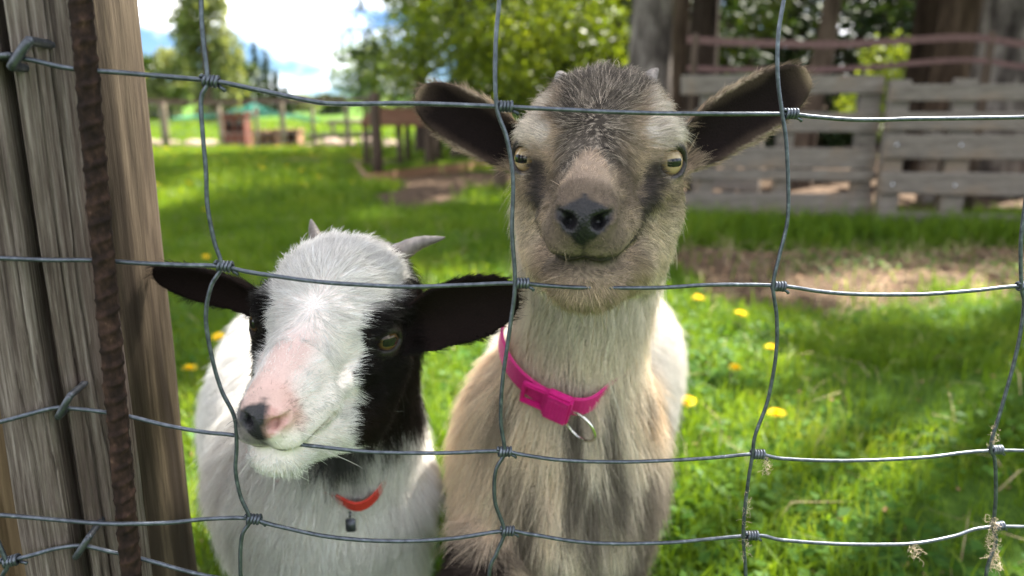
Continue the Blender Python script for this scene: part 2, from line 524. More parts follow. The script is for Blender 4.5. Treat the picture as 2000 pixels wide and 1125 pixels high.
# ------------------------------------------------------------------ rusty ribbed bar
m_rust = noisy('rust', [(0.3, (0.009, 0.006, 0.005)), (0.5, (0.022, 0.013, 0.010)), (0.66, (0.045, 0.025, 0.018)), (0.78, (0.11, 0.068, 0.047))], (160, 160, 110), rough=0.9, bump=0.6, dist=0.0012, spec=0.15)
def rebar():
    pa, pb = np.array(on_fence(152, -60, 0.0035)), np.array(on_fence(262, 1180, 0.0035))
    ax = (pb - pa) / np.linalg.norm(pb - pa)
    pa = pa - ax * 0.10
    pb = pb + ax * 0.22
    L = np.linalg.norm(pb - pa)
    nz, nu = 620, 40
    t = np.linspace(0, L, nz)
    th = np.linspace(0, 2 * math.pi, nu, endpoint=False)
    S, T = np.meshgrid(t, th, indexing='ij')
    ph = (S / 0.0098 - T / (2 * math.pi) * 1.0 + .08 * noise3(np.stack([S * 60, S * 0, T], -1), 8))
    ridge = np.exp(-(np.abs(ph % 1.0 - 0.5) / 0.14) ** 3)
    fade = 0.35 + 0.65 * np.clip(np.abs(np.sin(T + 0.9)), 0, 1)
    r = 0.0050 + 0.0011 * ridge * fade + 0.0005 * fbm(np.stack([np.cos(T) * 3, np.sin(T) * 3, S * 260], -1), 4, 3)
    r += 0.0007 * np.exp(-((np.sin((T + 0.9))) / 0.2) ** 2)
    e1 = np.cross(ax, [0, 1, 0]); e1 /= np.linalg.norm(e1)
    e2 = np.cross(ax, e1)
    V = pa + S[..., None] * ax + r[..., None] * (np.cos(T)[..., None] * e1 + np.sin(T)[..., None] * e2)
    V = V.reshape(-1, 3)
    i = np.arange(nz - 1)[:, None] * nu; k = np.arange(nu)[None, :]; k2 = (k + 1) % nu
    F = np.stack([i + k, i + k2, i + nu + k2, i + nu + k], -1).reshape(-1, 4)
    o = link('steel_bar', mesh_np('steel_bar', V, F, True), m_rust)
    tag(o, 'rusty ribbed steel bar standing upright between the grey and tan posts', 'steel bar')
rebar()
# ------------------------------------------------------------------ ground
def dirt_map(x, y):
    """0 = grass, 1 = bare earth"""
    p = np.stack([x, y, 0 * x], -1)
    n = fbm(p * 1.7, 401, 4); n2 = fbm(p * 6, 421, 3)
    d = np.exp(-(((y - 3.0 - .10 * (x - 1.5)) / .72) ** 2)) * sstep(.2, .9, x) * 1.12       # trodden strip before the pallets
    d = np.maximum(d, np.exp(-(((x - 2.0) / .9) ** 2 + ((y - 1.25) / .5) ** 2)) * .72)
    d = np.maximum(d, np.exp(-(((x + .75) / .75) ** 2 + ((y - 5.6) / .9) ** 2)) * .95)
    d = np.maximum(d, sstep(4.15, 4.45, y - .12 * (x - 1)) * sstep(.35, .9, x))             # under the spruces
    d = np.maximum(d, np.exp(-(((x + 2.2) / 2.2) ** 2 + ((y - 10.3) / 1.25) ** 2)) * 1.1 * sstep(-4.2, -2.6, x))
    d = np.maximum(d, np.exp(-(((x + .55) / 1.2) ** 2 + ((y - 7.3) / 1.3) ** 2)) * 1.05)
    return sstep(.38, .68, d + .30 * n + .16 * n2)

def ground_z(x, y):
    p = np.stack([x, y, 0 * x], -1)
    near = .018 * fbm(p * 1.3, 450, 3) * sstep(.3, 1.0, np.hypot(x, y))
    far = sstep(55, 300, y) * 7.0 + sstep(18, 60, y) * .25
    return near * sstep(40, 20, np.hypot(x, y)) + far

def make_ground():
    def axis(inner, step, outer, ratio):
        a = list(np.arange(0, inner, step)); s = step
        while a[-1] < outer:
            s *= ratio; a.append(a[-1] + s)
        return a
    ax = axis(6, .045, 2500, 1.13)
    xs = np.array([-v for v in ax[:0:-1]] + ax)
    ys = np.array([-v for v in axis(1.2, .2, 800, 1.5)[:0:-1]] + axis(9, .045, 2600, 1.10))
    X, Y = np.meshgrid(xs, ys)
    Z = ground_z(X.ravel(), Y.ravel())
    V = np.stack([X.ravel(), Y.ravel(), Z], 1)
    nx = len(xs)
    i = np.arange(len(ys) - 1)[:, None] * nx; k = np.arange(nx - 1)[None]
    F = np.stack([i + k, i + k + 1, i + nx + k + 1, i + nx + k], -1).reshape(-1, 4)
    me = mesh_np('ground', V, F, True)
    d = dirt_map(V[:, 0], V[:, 1])
    set_color(me, np.stack([d, sstep(9.2, 9.8, V[:, 1]), d * 0], 1), 'bare')
    m, nt, b, out = mat_new('ground')
    a = nd(nt, 'ShaderNodeAttribute', attribute_name='bare')
    sp = nd(nt, 'ShaderNodeSeparateColor')
    nt.links.new(a.outputs['Color'], sp.inputs[0])
    tc = nd(nt, 'ShaderNodeTexCoord')
    n1 = nd(nt, 'ShaderNodeTexNoise', Scale=14.0, Detail=9.0, Roughness=.7)
    n2 = nd(nt, 'ShaderNodeTexNoise', Scale=60.0, Detail=6.0, Roughness=.75)
    n3 = nd(nt, 'ShaderNodeTexNoise', Scale=.6, Detail=6.0)
    for n in (n1, n2, n3): nt.links.new(tc.outputs['Object'], n.inputs['Vector'])
    soil = ramp(nt, n1.outputs['Fac'], [(.3, (.03, .019, .012)), (.5, (.08, .053, .035)), (.68, (.16, .11, .073))])
    gr = ramp(nt, n1.outputs['Fac'], [(.3, (.022, .045, .008)), (.5, (.05, .10, .012)), (.7, (.10, .17, .025))])
    grf = ramp(nt, n3.outputs['Fac'], [(.3, (.045, .10, .010)), (.55, (.07, .145, .015)), (.7, (.115, .18, .027))])
    mg = nd(nt, 'ShaderNodeMix', data_type='RGBA')
    nt.links.new(sp.outputs[1], mg.inputs[0]); nt.links.new(gr.outputs[0], mg.inputs[6]); nt.links.new(grf.outputs[0], mg.inputs[7])
    mx = nd(nt, 'ShaderNodeMix', data_type='RGBA')
    nt.links.new(sp.outputs[0], mx.inputs[0]); nt.links.new(mg.outputs[2], mx.inputs[6]); nt.links.new(soil.outputs[0], mx.inputs[7])
    nt.links.new(mx.outputs[2], b.inputs['Base Color'])
    b.inputs['Roughness'].default_value = .95
    b.inputs['Specular IOR Level'].default_value = .1
    bp = nd(nt, 'ShaderNodeBump', Strength=.8, Distance=.012)
    nt.links.new(n2.outputs['Fac'], bp.inputs['Height']); nt.links.new(bp.outputs['Normal'], b.inputs['Normal'])
    tag(link('ground', me, m), kind='structure')
make_ground()

# far hills closing the view
def make_hills():
    xs = np.linspace(-2200, 2200, 160); V = []; F = []
    for j, (yy, hs) in enumerate(((900, 0.0), (1000, .6), (1150, 1.0), (1400, .7))):
        h = 40 + 26 * fbm(np.stack([xs / 420, xs * 0, xs * 0], 1), 500, 4)
        for x, hh in zip(xs, h): V.append((x, yy + 60 * math.sin(x / 300), hh * hs + 5))
    n = len(xs)
    for j in range(3):
        for i in range(n - 1): F.append((j * n + i, j * n + i + 1, (j + 1) * n + i + 1, (j + 1) * n + i))
    m = noisy('hill forest', [(.35, (.035, .06, .045)), (.6, (.06, .095, .07)), (.75, (.10, .15, .07))], (.012, .012, .012), rough=1, bump=0, spec=0)
    tag(link('hills', mesh_np('hills', V, F, True), m), kind='structure')
make_hills()

# ------------------------------------------------------------------ grass
m_grass = leaf_mat('grass blade', [(0.05, (.03, .07, .007)), (0.35, (.08, .155, .012)), (0.65, (.14, .23, .02)), (0.9, (.26, .30, .06))], 2.4, trans=.5, rough=.5, spec=.2)
m_grass_far = leaf_mat('pasture grass', [(0.05, (.03, .075, .007)), (0.4, (.085, .165, .013)), (0.8, (.20, .27, .028))], 2.6, trans=.5, rough=.5, spec=.3)
m_dry = noisy('dry straw', [(.3, (.30, .22, .12)), (.7, (.50, .40, .25))], (30, 30, 30), rough=.8, bump=0)
m_weed = leaf_mat('broad leaf', [(0.05, (.02, .055, .009)), (0.45, (.05, .125, .016)), (0.8, (.10, .20, .03))], 4.0, trans=.38, rough=.55, spec=.12)

def scatter(n, y0, y1, margin=.5, keep=None, seed=1, bias=1.0):
    r = np.random.default_rng(seed)
    # uniform over the wedge of ground in front of the camera
    out = []
    tot = 0
    while tot < n:
        y = r.uniform(y0, y1, n * 3); x = r.uniform(-1, 1, n * 3) * (.76 * y1 + margin)
        ok = np.abs(x) < .76 * y + margin
        x, y = x[ok], y[ok]
        kp = r.random(len(x)) < keep(x, y)
        x, y = x[kp], y[kp]
        out.append(np.stack([x, y], 1)); tot += len(x)
    return np.concatenate(out)[:n]

def blades(name, xy, h, w, mat, seed, lean=.45, curl=.6):
    r = np.random.default_rng(seed)
    n = len(xy)
    h = h * np.clip(r.normal(1, .32, n), .3, 2.0); w = w * r.uniform(.6, 1.35, n)
    a = r.uniform(0, 2 * math.pi, n)
    la = r.uniform(0, 2 * math.pi, n); ll = np.abs(r.normal(0, lean, n))
    base = np.stack([xy[:, 0], xy[:, 1], ground_z(xy[:, 0], xy[:, 1]) - .004], 1)
    sd = np.stack([np.cos(a), np.sin(a), 0 * a], 1) * (w / 2)[:, None]
    ld = np.stack([np.cos(la) * ll, np.sin(la) * ll, 0 * a], 1)
    up = np.array((0, 0, 1.0))
    p1 = base + (up * .55 + ld * .35) * h[:, None]
    p2 = base + (up * (1 - .35 * np.minimum(ll, 1.2))[:, None] * (1) + ld * (1 + curl * .6)) * h[:, None]
    V = np.stack([base - sd, base + sd, p1 + sd * .8, p1 - sd * .8, p2], 1).reshape(-1, 3)
    k = np.arange(n)[:, None] * 5
    F = np.concatenate([k + np.array([0, 1, 2]), k + np.array([0, 2, 3]), k + np.array([3, 2, 4])]).astype(np.int32)
    o = link(name, mesh_np(name, V, F, False), mat)
    return tag(o, kind='stuff')

grass_keep = lambda x, y: np.clip(1.02 - dirt_map(x, y), 0.02, 1) * np.clip(.55 + .6 * fbm(np.stack([x, y, 0 * x], 1) * 3.1, 610, 3), .12, 1)
o = blades('grass', scatter(62000, .72, 2.3, .45, grass_keep, 1), .052, .0034, m_grass, 2, .6)
o = blades('grass', scatter(78000, 2.3, 5.0, .6, grass_keep, 3), .065, .0052, m_grass, 4, .55)
pasture_keep = lambda x, y: np.clip(1.0 - dirt_map(x, y), 0.0, 1) * np.where((y > 4.3) & (x > .8), .05, 1)
o = blades('grass', scatter(90000, 5.0, 14.0, 1.0, pasture_keep, 5), .085, .011, m_grass_far, 6)
o = blades('grass', scatter(30000, 14.5, 50.0, 1.0, lambda x, y: np.where(x < 2, 1, 0) * 1.0, 7), .16, .05, m_grass_far, 8)
# taller, lush fringe along the foot of the pallets
fr = scatter(9000, 3.45, 4.25, .5, lambda x, y: np.where((x > .85) & (x < 3.6), np.exp(-((y - 3.82 + .05 * x) / .2) ** 2), 0), 9)
blades('grass', fr, .13, .007, m_grass, 10, .35)
blades('dry_grass', scatter(2600, .75, 4.5, .5, lambda x, y: .3 + .7 * dirt_map(x, y), 11), .07, .0025, m_dry, 12, 1.6)

def leaf_quads(P, Nv, size, r, asp=.62):
    """diamond leaves at P facing Nv, folded a little along the middle"""
    n = len(P)
    Nv = Nv / (np.linalg.norm(Nv, axis=1)[:, None] + 1e-9)
    t = r.normal(0, 1, (n, 3)); t -= Nv * (t * Nv).sum(1)[:, None]; t /= np.linalg.norm(t, axis=1)[:, None]
    b = np.cross(Nv, t)
    s = size * r.uniform(.65, 1.35, n)
    s = s[:, None]
    V = np.stack([P - t * s * .5, P + b * s * asp * .5 + Nv * s * .08, P + t * s * .5, P - b * s * asp * .5 + Nv * s * .08], 1).reshape(-1, 3)
    k = np.arange(n)[:, None] * 4
    F = np.concatenate([k + np.array([0, 1, 2]), k + np.array([0, 2, 3])]).astype(np.int32)
    return V, F

def ground_leaves():
    r = np.random.default_rng(21)
    xy = scatter(26000, .72, 3.2, .45, lambda x, y: np.clip(fbm(np.stack([x, y, 0 * x], 1) * 2.3, 640, 3) + .25, 0, 1) * (1 - .8 * dirt_map(x, y)), 22)
    z = ground_z(xy[:, 0], xy[:, 1]) + np.abs(r.normal(.018, .012, len(xy)))
    P = np.column_stack([xy, z])
    N = np.column_stack([r.normal(0, .45, (len(P), 2)), np.ones(len(P))])
    V, F = leaf_quads(P, N, .022, r, .7)
    tag(link('ground_leaves', mesh_np('ground_leaves', V, F), m_weed), kind='stuff')
    xy = scatter(5200, .75, 4.4, .5, lambda x, y: .12 + .88 * dirt_map(x, y), 23)
    P = np.column_stack([xy, ground_z(xy[:, 0], xy[:, 1]) + .006])
    V, F = leaf_quads(P, np.column_stack([r.normal(0, .35, (len(P), 2)), np.ones(len(P))]), .015, r, .55)
    tag(link('fallen_leaves', mesh_np('fallen_leaves', V, F), noisy('dead leaf', [(.3, (.16, .08, .04)), (.7, (.42, .27, .15))], (25, 25, 25), rough=.8, bump=0)), kind='stuff')
ground_leaves()

# ------------------------------------------------------------------ dandelions
m_petal = leaf_mat('dandelion yellow', [(.2, (.75, .52, .008)), (.8, (.85, .68, .02))], 60, trans=.3, rough=.6, spec=.2)
m_stem = flat_mat('dandelion stem', (.16, .22, .06), .5)
def flower_mesh(rad, rows=4, n0=22):
    r = np.random.default_rng(31)
    V, F = [], []
    for j in range(rows):
        n = n0 - 3 * j
        for i in range(n):
            a = 2 * math.pi * (i + .5 * (j % 2) + r.uniform(-.25, .25)) / n
            el = .12 + .36 * j + r.uniform(-.1, .1)
            L = rad * (1 - .16 * j) * r.uniform(.88, 1.1)
            d = np.array((math.cos(a) * math.cos(el), math.sin(a) * math.cos(el), math.sin(el)))
            s = np.array((-math.sin(a), math.cos(a), 0)) * rad * .085
            b = d * rad * .08
            k = len(V)
            V += [b - s * .5, b + s * .5, d * L + s, d * L - s]
            F.append((k, k + 1, k + 2, k + 3))
    return mesh_np('flower_head', V, F)
fl_near, fl_far = flower_mesh(.019), flower_mesh(.021, 2, 9)
for m_ in (fl_near, fl_far): m_.materials.append(m_petal)
def dandelion(x, y, h, label, group, me=fl_near, sc=1.0, tilt=(0, 0)):
    z = float(ground_z(np.array([x]), np.array([y]))[0])
    t = thing('dandelion', label, 'flower', (x, y, z), group)
    st = MB().tube([(x, y, z - .01), (x + .004, y, z + h * .5), (x, y, z + h)], .0016 * sc, 5).build('stem', m_stem, t)
    o = bpy.data.objects.new('flower_head', me); COL.objects.link(o)
    o.parent = t; o.location = (0, 0, h); o.scale = (sc, sc, sc)
    o.rotation_euler = (tilt[0], tilt[1], random.uniform(0, 6))
near_fl = [(1515, 820, .06, 1.0, 'largest yellow dandelion standing in the lit grass beside the third wire crossing'),
           (1505, 684, .06, .8, 'small yellow dandelion just behind the crooked wire, above the largest one'),
           (1435, 729, .06, .8, 'tiny yellow dandelion half closed in the grass below the crooked wire'),
           (1342, 795, .06, .9, 'yellow dandelion close beside the white flank of the tan goat'),
           (1447, 608, .06, 1.0, 'yellow dandelion in the grass under the wire, beside the trodden earth'),
           (1364, 577, .06, 1.0, 'yellow dandelion touching the wire line next to the tan goat\'s neck'),
           (428, 668, .06, 1.0, 'yellow dandelion between the tan post and the white goat, upper one'),
           (371, 728, .06, 1.0, 'yellow dandelion beside the tan post, lower one'),
           (402, 503, .06, 1.0, 'yellow dandelion above the white goat\'s black ear')]
for px, py, h, s, lb in near_fl:
    g_ = ground_at(px, py, h)
    dandelion(g_.x, g_.y, h, lb, None, fl_near, s, (random.uniform(.0, .35), random.uniform(-.2, .2)))
rr_ = np.random.default_rng(5)
k_ = 0
while k_ < 150:
    y_ = 4.0 + 10 * rr_.random() ** .7; x_ = -rr_.uniform(.16, .5) * y_ - .25
    if y_ < 9 and rr_.random() < .55: continue
    dandelion(x_, y_, rr_.uniform(.07, .12), 'small yellow dandelion out in the pasture behind the white goat', 'dandelions dotted over the pasture', fl_far, 1.15)
    k_ += 1
# ------------------------------------------------------------------ trees
m_bark_grey = noisy('grey bark', [(.32, (.03, .025, .022)), (.5, (.10, .086, .076)), (.66, (.24, .215, .19))], (9, 9, 3.5), rough=.95, detail=9, bump=1.0, dist=.02, spec=.1)
m_bark_dark = noisy('dark bark', [(.3, (.015, .011, .009)), (.55, (.048, .035, .027)), (.75, (.09, .07, .055))], (11, 11, 2.5), rough=.95, detail=8, bump=1.0, dist=.02, spec=.1)
m_bark_brown = noisy('brown bark', [(.3, (.03, .021, .015)), (.55, (.09, .065, .048)), (.75, (.16, .12, .09))], (11, 11, 2.5), rough=.95, detail=8, bump=.9, dist=.02, spec=.1)
m_spruce = leaf_mat('spruce needles', [(.1, (.010, .022, .008)), (.5, (.022, .045, .014)), (.85, (.05, .085, .022))], 1.2, trans=.2, rough=.6, spec=.2)
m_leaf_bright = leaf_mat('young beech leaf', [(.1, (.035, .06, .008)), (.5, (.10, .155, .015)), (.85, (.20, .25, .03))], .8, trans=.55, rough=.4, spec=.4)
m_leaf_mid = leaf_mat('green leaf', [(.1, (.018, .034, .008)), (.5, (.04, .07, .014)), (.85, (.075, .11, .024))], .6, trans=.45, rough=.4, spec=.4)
m_leaf_willow = leaf_mat('hazed willow leaf', [(.1, (.09, .115, .05)), (.5, (.17, .20, .09)), (.85, (.25, .28, .14))], .3, trans=.4, rough=.5, spec=.3)  # leaf colour lightened so distance haze is painted into it
m_leaf_small = leaf_mat('small tree leaf', [(.1, (.05, .09, .02)), (.5, (.11, .18, .05)), (.85, (.20, .27, .09))], 2.0, trans=.45, rough=.35, spec=.5)

def trunk_mb(base, pts, r0, r1, seed=0, nseg=14):
    C = catmull([np.array(base) + np.array(p) for p in pts], 6)
    t = np.linspace(0, 1, len(C))
    rad = (r0 + (r1 - r0) * t) * (1 + .55 * np.exp(-t * len(pts) * 3.2) + .06 * noise3(C * 3, seed))
    return MB().tube(C, rad, nseg), C, rad

def tree(name, label, base, pts, r0, r1, bark, clumps, n, size, leaf, seed, limbs=8, group=None, kind='round', hang=0.0, skip=None):
    """trunk with limbs, and a crown of single leaves spread through clumps: (dx, dy, z, rx, rz)"""
    r = np.random.default_rng(seed)
    t = thing(name, label, 'tree', base, group)
    mb, C, rad = trunk_mb(base, pts, r0, r1, seed)
    cl = np.array(clumps, dtype=float)
    for i in range(min(limbs, len(cl))):
        c = cl[i]
        e = np.array(base) + c[:3] * np.array((1, 1, 1))
        zz = C[:, 2]
        j = int(np.argmin(np.abs(zz - (base[2] + max(c[2] * .72, zz[0] + .3 - base[2])))))
        s = C[j]
        mid = (s + e) / 2 + np.array((0, 0, .12 * np.linalg.norm(e - s)))
        mb.tube(catmull([s, mid, e], 5), np.linspace(max(rad[j] * .45, .012), .008, 11), 6)
    mb.build('trunk', bark, t, True)
    if n:
        w = cl[:, 3] ** 2 * cl[:, 4]; w /= w.sum()
        ci = r.choice(len(cl), n, p=w)
        d = r.normal(0, 1, (n, 3)); d /= np.linalg.norm(d, axis=1)[:, None]
        rad_ = r.random(n) ** .45
        P = cl[ci][:, :3] + d * rad_[:, None] * np.stack([cl[ci][:, 3], cl[ci][:, 3], cl[ci][:, 4]], 1)
        # twiggy bunches: draw leaves together
        P += .42 * np.stack([fbm(P * 2.2, seed + 5 + k, 2) for k in range(3)], 1) * cl[ci][:, 3:4]
        if hang:
            P[:, 2] -= hang * r.random(n) ** 2
        P = P + np.array(base)
        P = P[P[:, 2] > base[2] + .12]
        if skip is not None: P = P[~skip(P)]
        d = d[:len(P)]
        Nn = d * .6 + r.normal(0, .7, P.shape) + np.array((0, 0, .5))
        V, F = leaf_quads(P, Nn, size, r, .6 if kind == 'round' else .22)
        link('crown', mesh_np('crown', V, F), leaf, t)
    return t

def spruce(name, label, base, h, r0, z0, rmax, n, seed, bark=m_bark_dark, size=.16, pts=None, group=None, leaf=m_spruce, skip=None):
    """tall conifer: bare trunk to z0, then whorls of drooping boughs carrying sprays of needles"""
    r = np.random.default_rng(seed)
    t = thing(name, label, 'tree', base, group)
    mb, C, rad = trunk_mb(base, pts or [(0, 0, -.1), (.02, 0, h * .3), (-.02, .02, h * .65), (0, 0, h)], r0, .02, seed)
    P, Nn = [], []
    nb = int((h - z0) / .32) * 5
    for i in range(nb):
        f = (i + r.random()) / nb
        z = z0 + (h - z0) * f
        L = rmax * (1 - f) ** .8 * r.uniform(.65, 1.1) + .15
        a = r.uniform(0, 2 * math.pi)
        s = np.array([np.interp(z, C[:, 2] - base[2], C[:, 0]), np.interp(z, C[:, 2] - base[2], C[:, 1]), base[2] + z])
        dr = np.array((math.cos(a), math.sin(a), 0))
        m = s + dr * L * .55 + np.array((0, 0, -.05 * L)); e = s + dr * L + np.array((0, 0, -.38 * L))
        if skip is not None and skip(np.array([m, e, (m + e) / 2])).any():
            continue
        mb.tube([s, m, e], [.035 * (1 - f) + .008, .018 * (1 - f) + .005, .004], 5)
        k = max(4, int(n / nb * L / (rmax * .55)))
        u = r.random(k) ** .8
        q = np.where(u[:, None] < .55, s + (m - s) * (u / .55)[:, None], m + (e - m) * ((u - .55) / .45)[:, None])
        sd = np.cross(dr, (0, 0, 1))
        q = q + sd * (r.normal(0, .20, k) * L * (1.1 - u * .8))[:, None] + np.array((0, 0, -1)) * np.abs(r.normal(0, .12, k))[:, None]
        P.append(q); Nn.append(r.normal(0, .55, (k, 3)) + np.array((0, 0, 1.0)))
    mb.build('trunk', bark, t, True)
    P = np.concatenate(P); Nn = np.concatenate(Nn)
    if skip is not None:
        kp = ~skip(P); P, Nn = P[kp], Nn[kp]
    V, F = leaf_quads(P, Nn, size, r, .34)
    link('crown', mesh_np('crown', V, F), leaf, t)
    return t

def gxy(px, py_base):
    g = ground_at(px, py_base); return (g.x, g.y, 0.0)
def atY(px, Y):
    return (float((px - 1000) / F_PX * Y / 1.0 * (1 / (CP + .22 * SP))), Y, 0.0)

# crowns cut open to shape sun patches; kept closed to shade the goats' heads
def lit_path(P):
    s = P[:, 2] / sun_dir.z
    gx, gy = P[:, 0] - s * sun_dir.x, P[:, 1] - s * sun_dir.y
    g3 = np.stack([gx, gy, 0 * gx], 1)
    nn = fbm(g3 * 1.5, 700, 2)
    dap = fbm(g3 * 2.1, 720, 3)
    near = (gy < 2.75 + .3 * nn) & (gy > -1.0) & (gx > -.75 + .1 * nn) & (gx < 2.6) & (dap < .62)
    strip = (gy >= 2.6) & (gy < 3.5) & (gx > .2) & (gx < 3.5) & (dap < -.55)
    past = (gy > 8.6 + .4 * nn) & (gx < -1.5) & (gy < 12.6) & (dap < .9)
    mid = (gy > 4.2) & (gy < 8.4) & (gx < .6) & (dap < -.6)
    floor = (gx > .8) & (gy > 4.5) & (gy < 7.2) & (nn > -.7)
    goats = (gy > -.35) & (gy < .46 + .06 * nn) & (gx > -.47 + .05 * nn) & (gx < -.20)
    sb = (P[:, 2] - 1.6) / sun_dir.z
    bx, by = P[:, 0] - sb * sun_dir.x, P[:, 1] - sb * sun_dir.y
    bough = (P[:, 2] > 2.3) & (bx > -2.4) & (bx < 1.1) & (by > 7.7) & (by < 9.9) & (fbm(np.stack([bx, by, 0 * bx], 1) * 1.8, 740, 2) < .45)
    return bough | (near & ~goats) | strip | past | mid | floor

TR = [
    ('spruce_tree', 'thick grey trunk rising straight up behind the tan goat\'s head', atY(1262, 7.0), 13, .185, 2.6, 2.6, 9000, 41, m_bark_grey),
    ('spruce_tree', 'slim brown trunk close beside the thick grey one', atY(1318, 8.6), 11, .10, 2.4, 1.9, 5000, 42, m_bark_brown),
    ('spruce_tree', 'dark straight trunk behind the start of the pink tape', atY(1362, 7.6), 12, .145, 2.3, 2.2, 7000, 43, m_bark_dark),
    ('spruce_tree', 'dark brown thick trunk behind the second pallet', atY(1846, 7.4), 14, .18, 2.5, 2.6, 9000, 45, m_bark_brown),
    ('spruce_tree', 'broad pale trunk with lichen, at the edge behind the second pallet', atY(1945, 6.0), 14, .21, 2.8, 2.7, 9000, 46, m_bark_grey),
]
for nm, lb, b, h, r0, z0, rm, n, sd, bk in TR:
    spruce(nm, lb, b, h, r0, z0, rm, n, sd, bk, skip=lit_path)
b = atY(1574, 6.4)
spruce('spruce_tree', 'pale trunk curving up from its foot behind the goat\'s pricked ear', b, 11, .12, 2.3, 2.2, 7000, 44, m_bark_brown,
       pts=[(-.06, 0, -.1), (.0, 0, .55), (.10, 0, 1.2), (.13, 0, 2.2), (.12, 0, 6), (.1, 0, 11)], skip=lit_path)
# unseen spruces added outside the frame to throw shade over yard and goats
for k, (x, y, h) in enumerate([(4.6, 8.6, 14), (6.6, 7.0, 15), (5.6, 5.2, 13), (7.6, 9.6, 15), (4.3, 4.5, 14), (3.6, 2.6, 12)]):
    spruce('spruce_tree', 'unseen tall spruce added outside the frame to cast shade', (x, y, 0), h, .18, 2.4, 2.8, 30000 if k == 4 else 11000, 60 + k, m_bark_dark, skip=lit_path, group='unseen spruces added to cast shade')
# understorey far behind the trunks: dark conifers, and sunlit bushes between them
for k, (px, Y, h, rm) in enumerate([(1240, 17, 9, 2.0), (1420, 16, 9, 2.2), (1540, 19, 10, 2.3), (1660, 16, 9, 2.2), (1780, 21, 10, 2.5), (1900, 17, 9, 2.2), (2060, 19, 10, 2.4), (1130, 20, 9, 2.2), (1330, 23, 11, 2.5), (1480, 25, 12, 2.6), (1720, 26, 12, 2.6)]):
    spruce('conifer', 'dark bushy conifer growing low to the ground beyond the trunks', atY(px, Y), h, .12, .15, rm, 9000, 80 + k, m_bark_dark, .24, skip=None, group='dark conifers beyond the yard')
for k, (px, Y, z, r_) in enumerate([(1745, 11.5, 1.35, .6), (1700, 13, .8, .5), (1455, 14, 2.3, .5), (1180, 15, 1.6, .9)]):
    bx = atY(px, Y)
    cl = [(0, 0, z, r_, r_ * .8), (-.3, .1, z * .75, r_ * .7, r_ * .6), (.35, -.1, z * 1.15, r_ * .7, r_ * .5), (.1, 0, z * .45, r_ * .6, r_ * .5)]
    tree('sapling', ['lit green sapling in the gap left of the dark brown trunk', 'small leafy sapling low between the pallets', 'yellow green sapling high between the pink tape posts', 'bright sapling beyond the tan goat\'s forehead'][k],
         bx, [(0, 0, -.05), (.03, 0, z * .5), (0, 0, z)], .03, .01, m_bark_brown, cl, 1500, .085, m_leaf_bright, 120 + k, 4, skip=lit_path)

for k, (x, y, h) in enumerate([(-.9, 13.8, 13), (.35, 12.8, 14), (1.55, 12.0, 14)]):
    spruce('spruce_tree', ['dark spruce behind the bright boughs, the one nearest the dark pole', 'dark spruce behind the bright boughs, above the tan goat\'s ear', 'dark spruce filling the gap left of the thick grey trunk'][k],
           (x, y, 0), h, .13, .9, 2.3, 15000, 70 + k, m_bark_dark, .2, skip=lit_path)
# broadleaved tree with low hanging boughs, centre
bt = atY(905, 10.5)
r_ = np.random.default_rng(9)
cl = []
for i in range(46):
    a = r_.uniform(0, 2 * math.pi); rr = 3.0 * math.sqrt(r_.random())
    x, y = rr * math.cos(a), rr * math.sin(a) * .8
    z = 2.6 + 3.4 * r_.random() - .16 * rr
    cl.append((x + .3, y, z, r_.uniform(.45, .8), r_.uniform(.3, .5)))
for (px, py, Y) in [(1000, 60, 8.2), (1060, 110, 8.4), (930, 70, 8.6), (880, 30, 9), (1120, 40, 8.4), (1010, 140, 8.6), (1180, 60, 9), (820, 50, 9.2), (960, 20, 8), (1090, 20, 8), (960, 110, 8.6), (1040, 160, 9.0), (1160, 120, 9.4)] + [(r_.uniform(770, 1220), r_.uniform(-10, 150) * (1 if q_ % 2 else .6), r_.uniform(8, 10.4)) for q_ in range(30)]:
    p = at_y(px, py, Y)
    cl.append((p.x - bt[0], p.y - bt[1], p.z, .42, .34))
tree('beech_tree', 'spreading tree with bright young leaves on low boughs above the shaded paddock', bt, [(0, 0, -.1), (.05, 0, .9), (-.03, .05, 2.2), (.1, 0, 4.5)], .17, .06, m_bark_dark, cl, 46000, .062, m_leaf_bright, 140, 40, hang=.25)
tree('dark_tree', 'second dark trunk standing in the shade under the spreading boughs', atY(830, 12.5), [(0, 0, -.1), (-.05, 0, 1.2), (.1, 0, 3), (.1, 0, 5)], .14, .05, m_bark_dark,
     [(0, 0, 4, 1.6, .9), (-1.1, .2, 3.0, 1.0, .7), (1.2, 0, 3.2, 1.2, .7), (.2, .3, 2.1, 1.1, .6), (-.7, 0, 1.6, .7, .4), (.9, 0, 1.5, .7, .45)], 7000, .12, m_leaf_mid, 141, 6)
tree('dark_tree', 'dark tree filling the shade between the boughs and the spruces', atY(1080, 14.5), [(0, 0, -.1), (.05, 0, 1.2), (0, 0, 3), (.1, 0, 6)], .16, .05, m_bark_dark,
     [(0, 0, 4.5, 1.8, 1.2), (-1.2, .2, 2.6, 1.1, .8), (1.2, 0, 2.6, 1.2, .8), (.2, .3, 1.6, 1.2, .8), (-.9, 0, 1.1, .9, .5), (.9, 0, 1.0, .8, .5)], 8000, .14, m_leaf_mid, 142, 6, skip=lit_path)
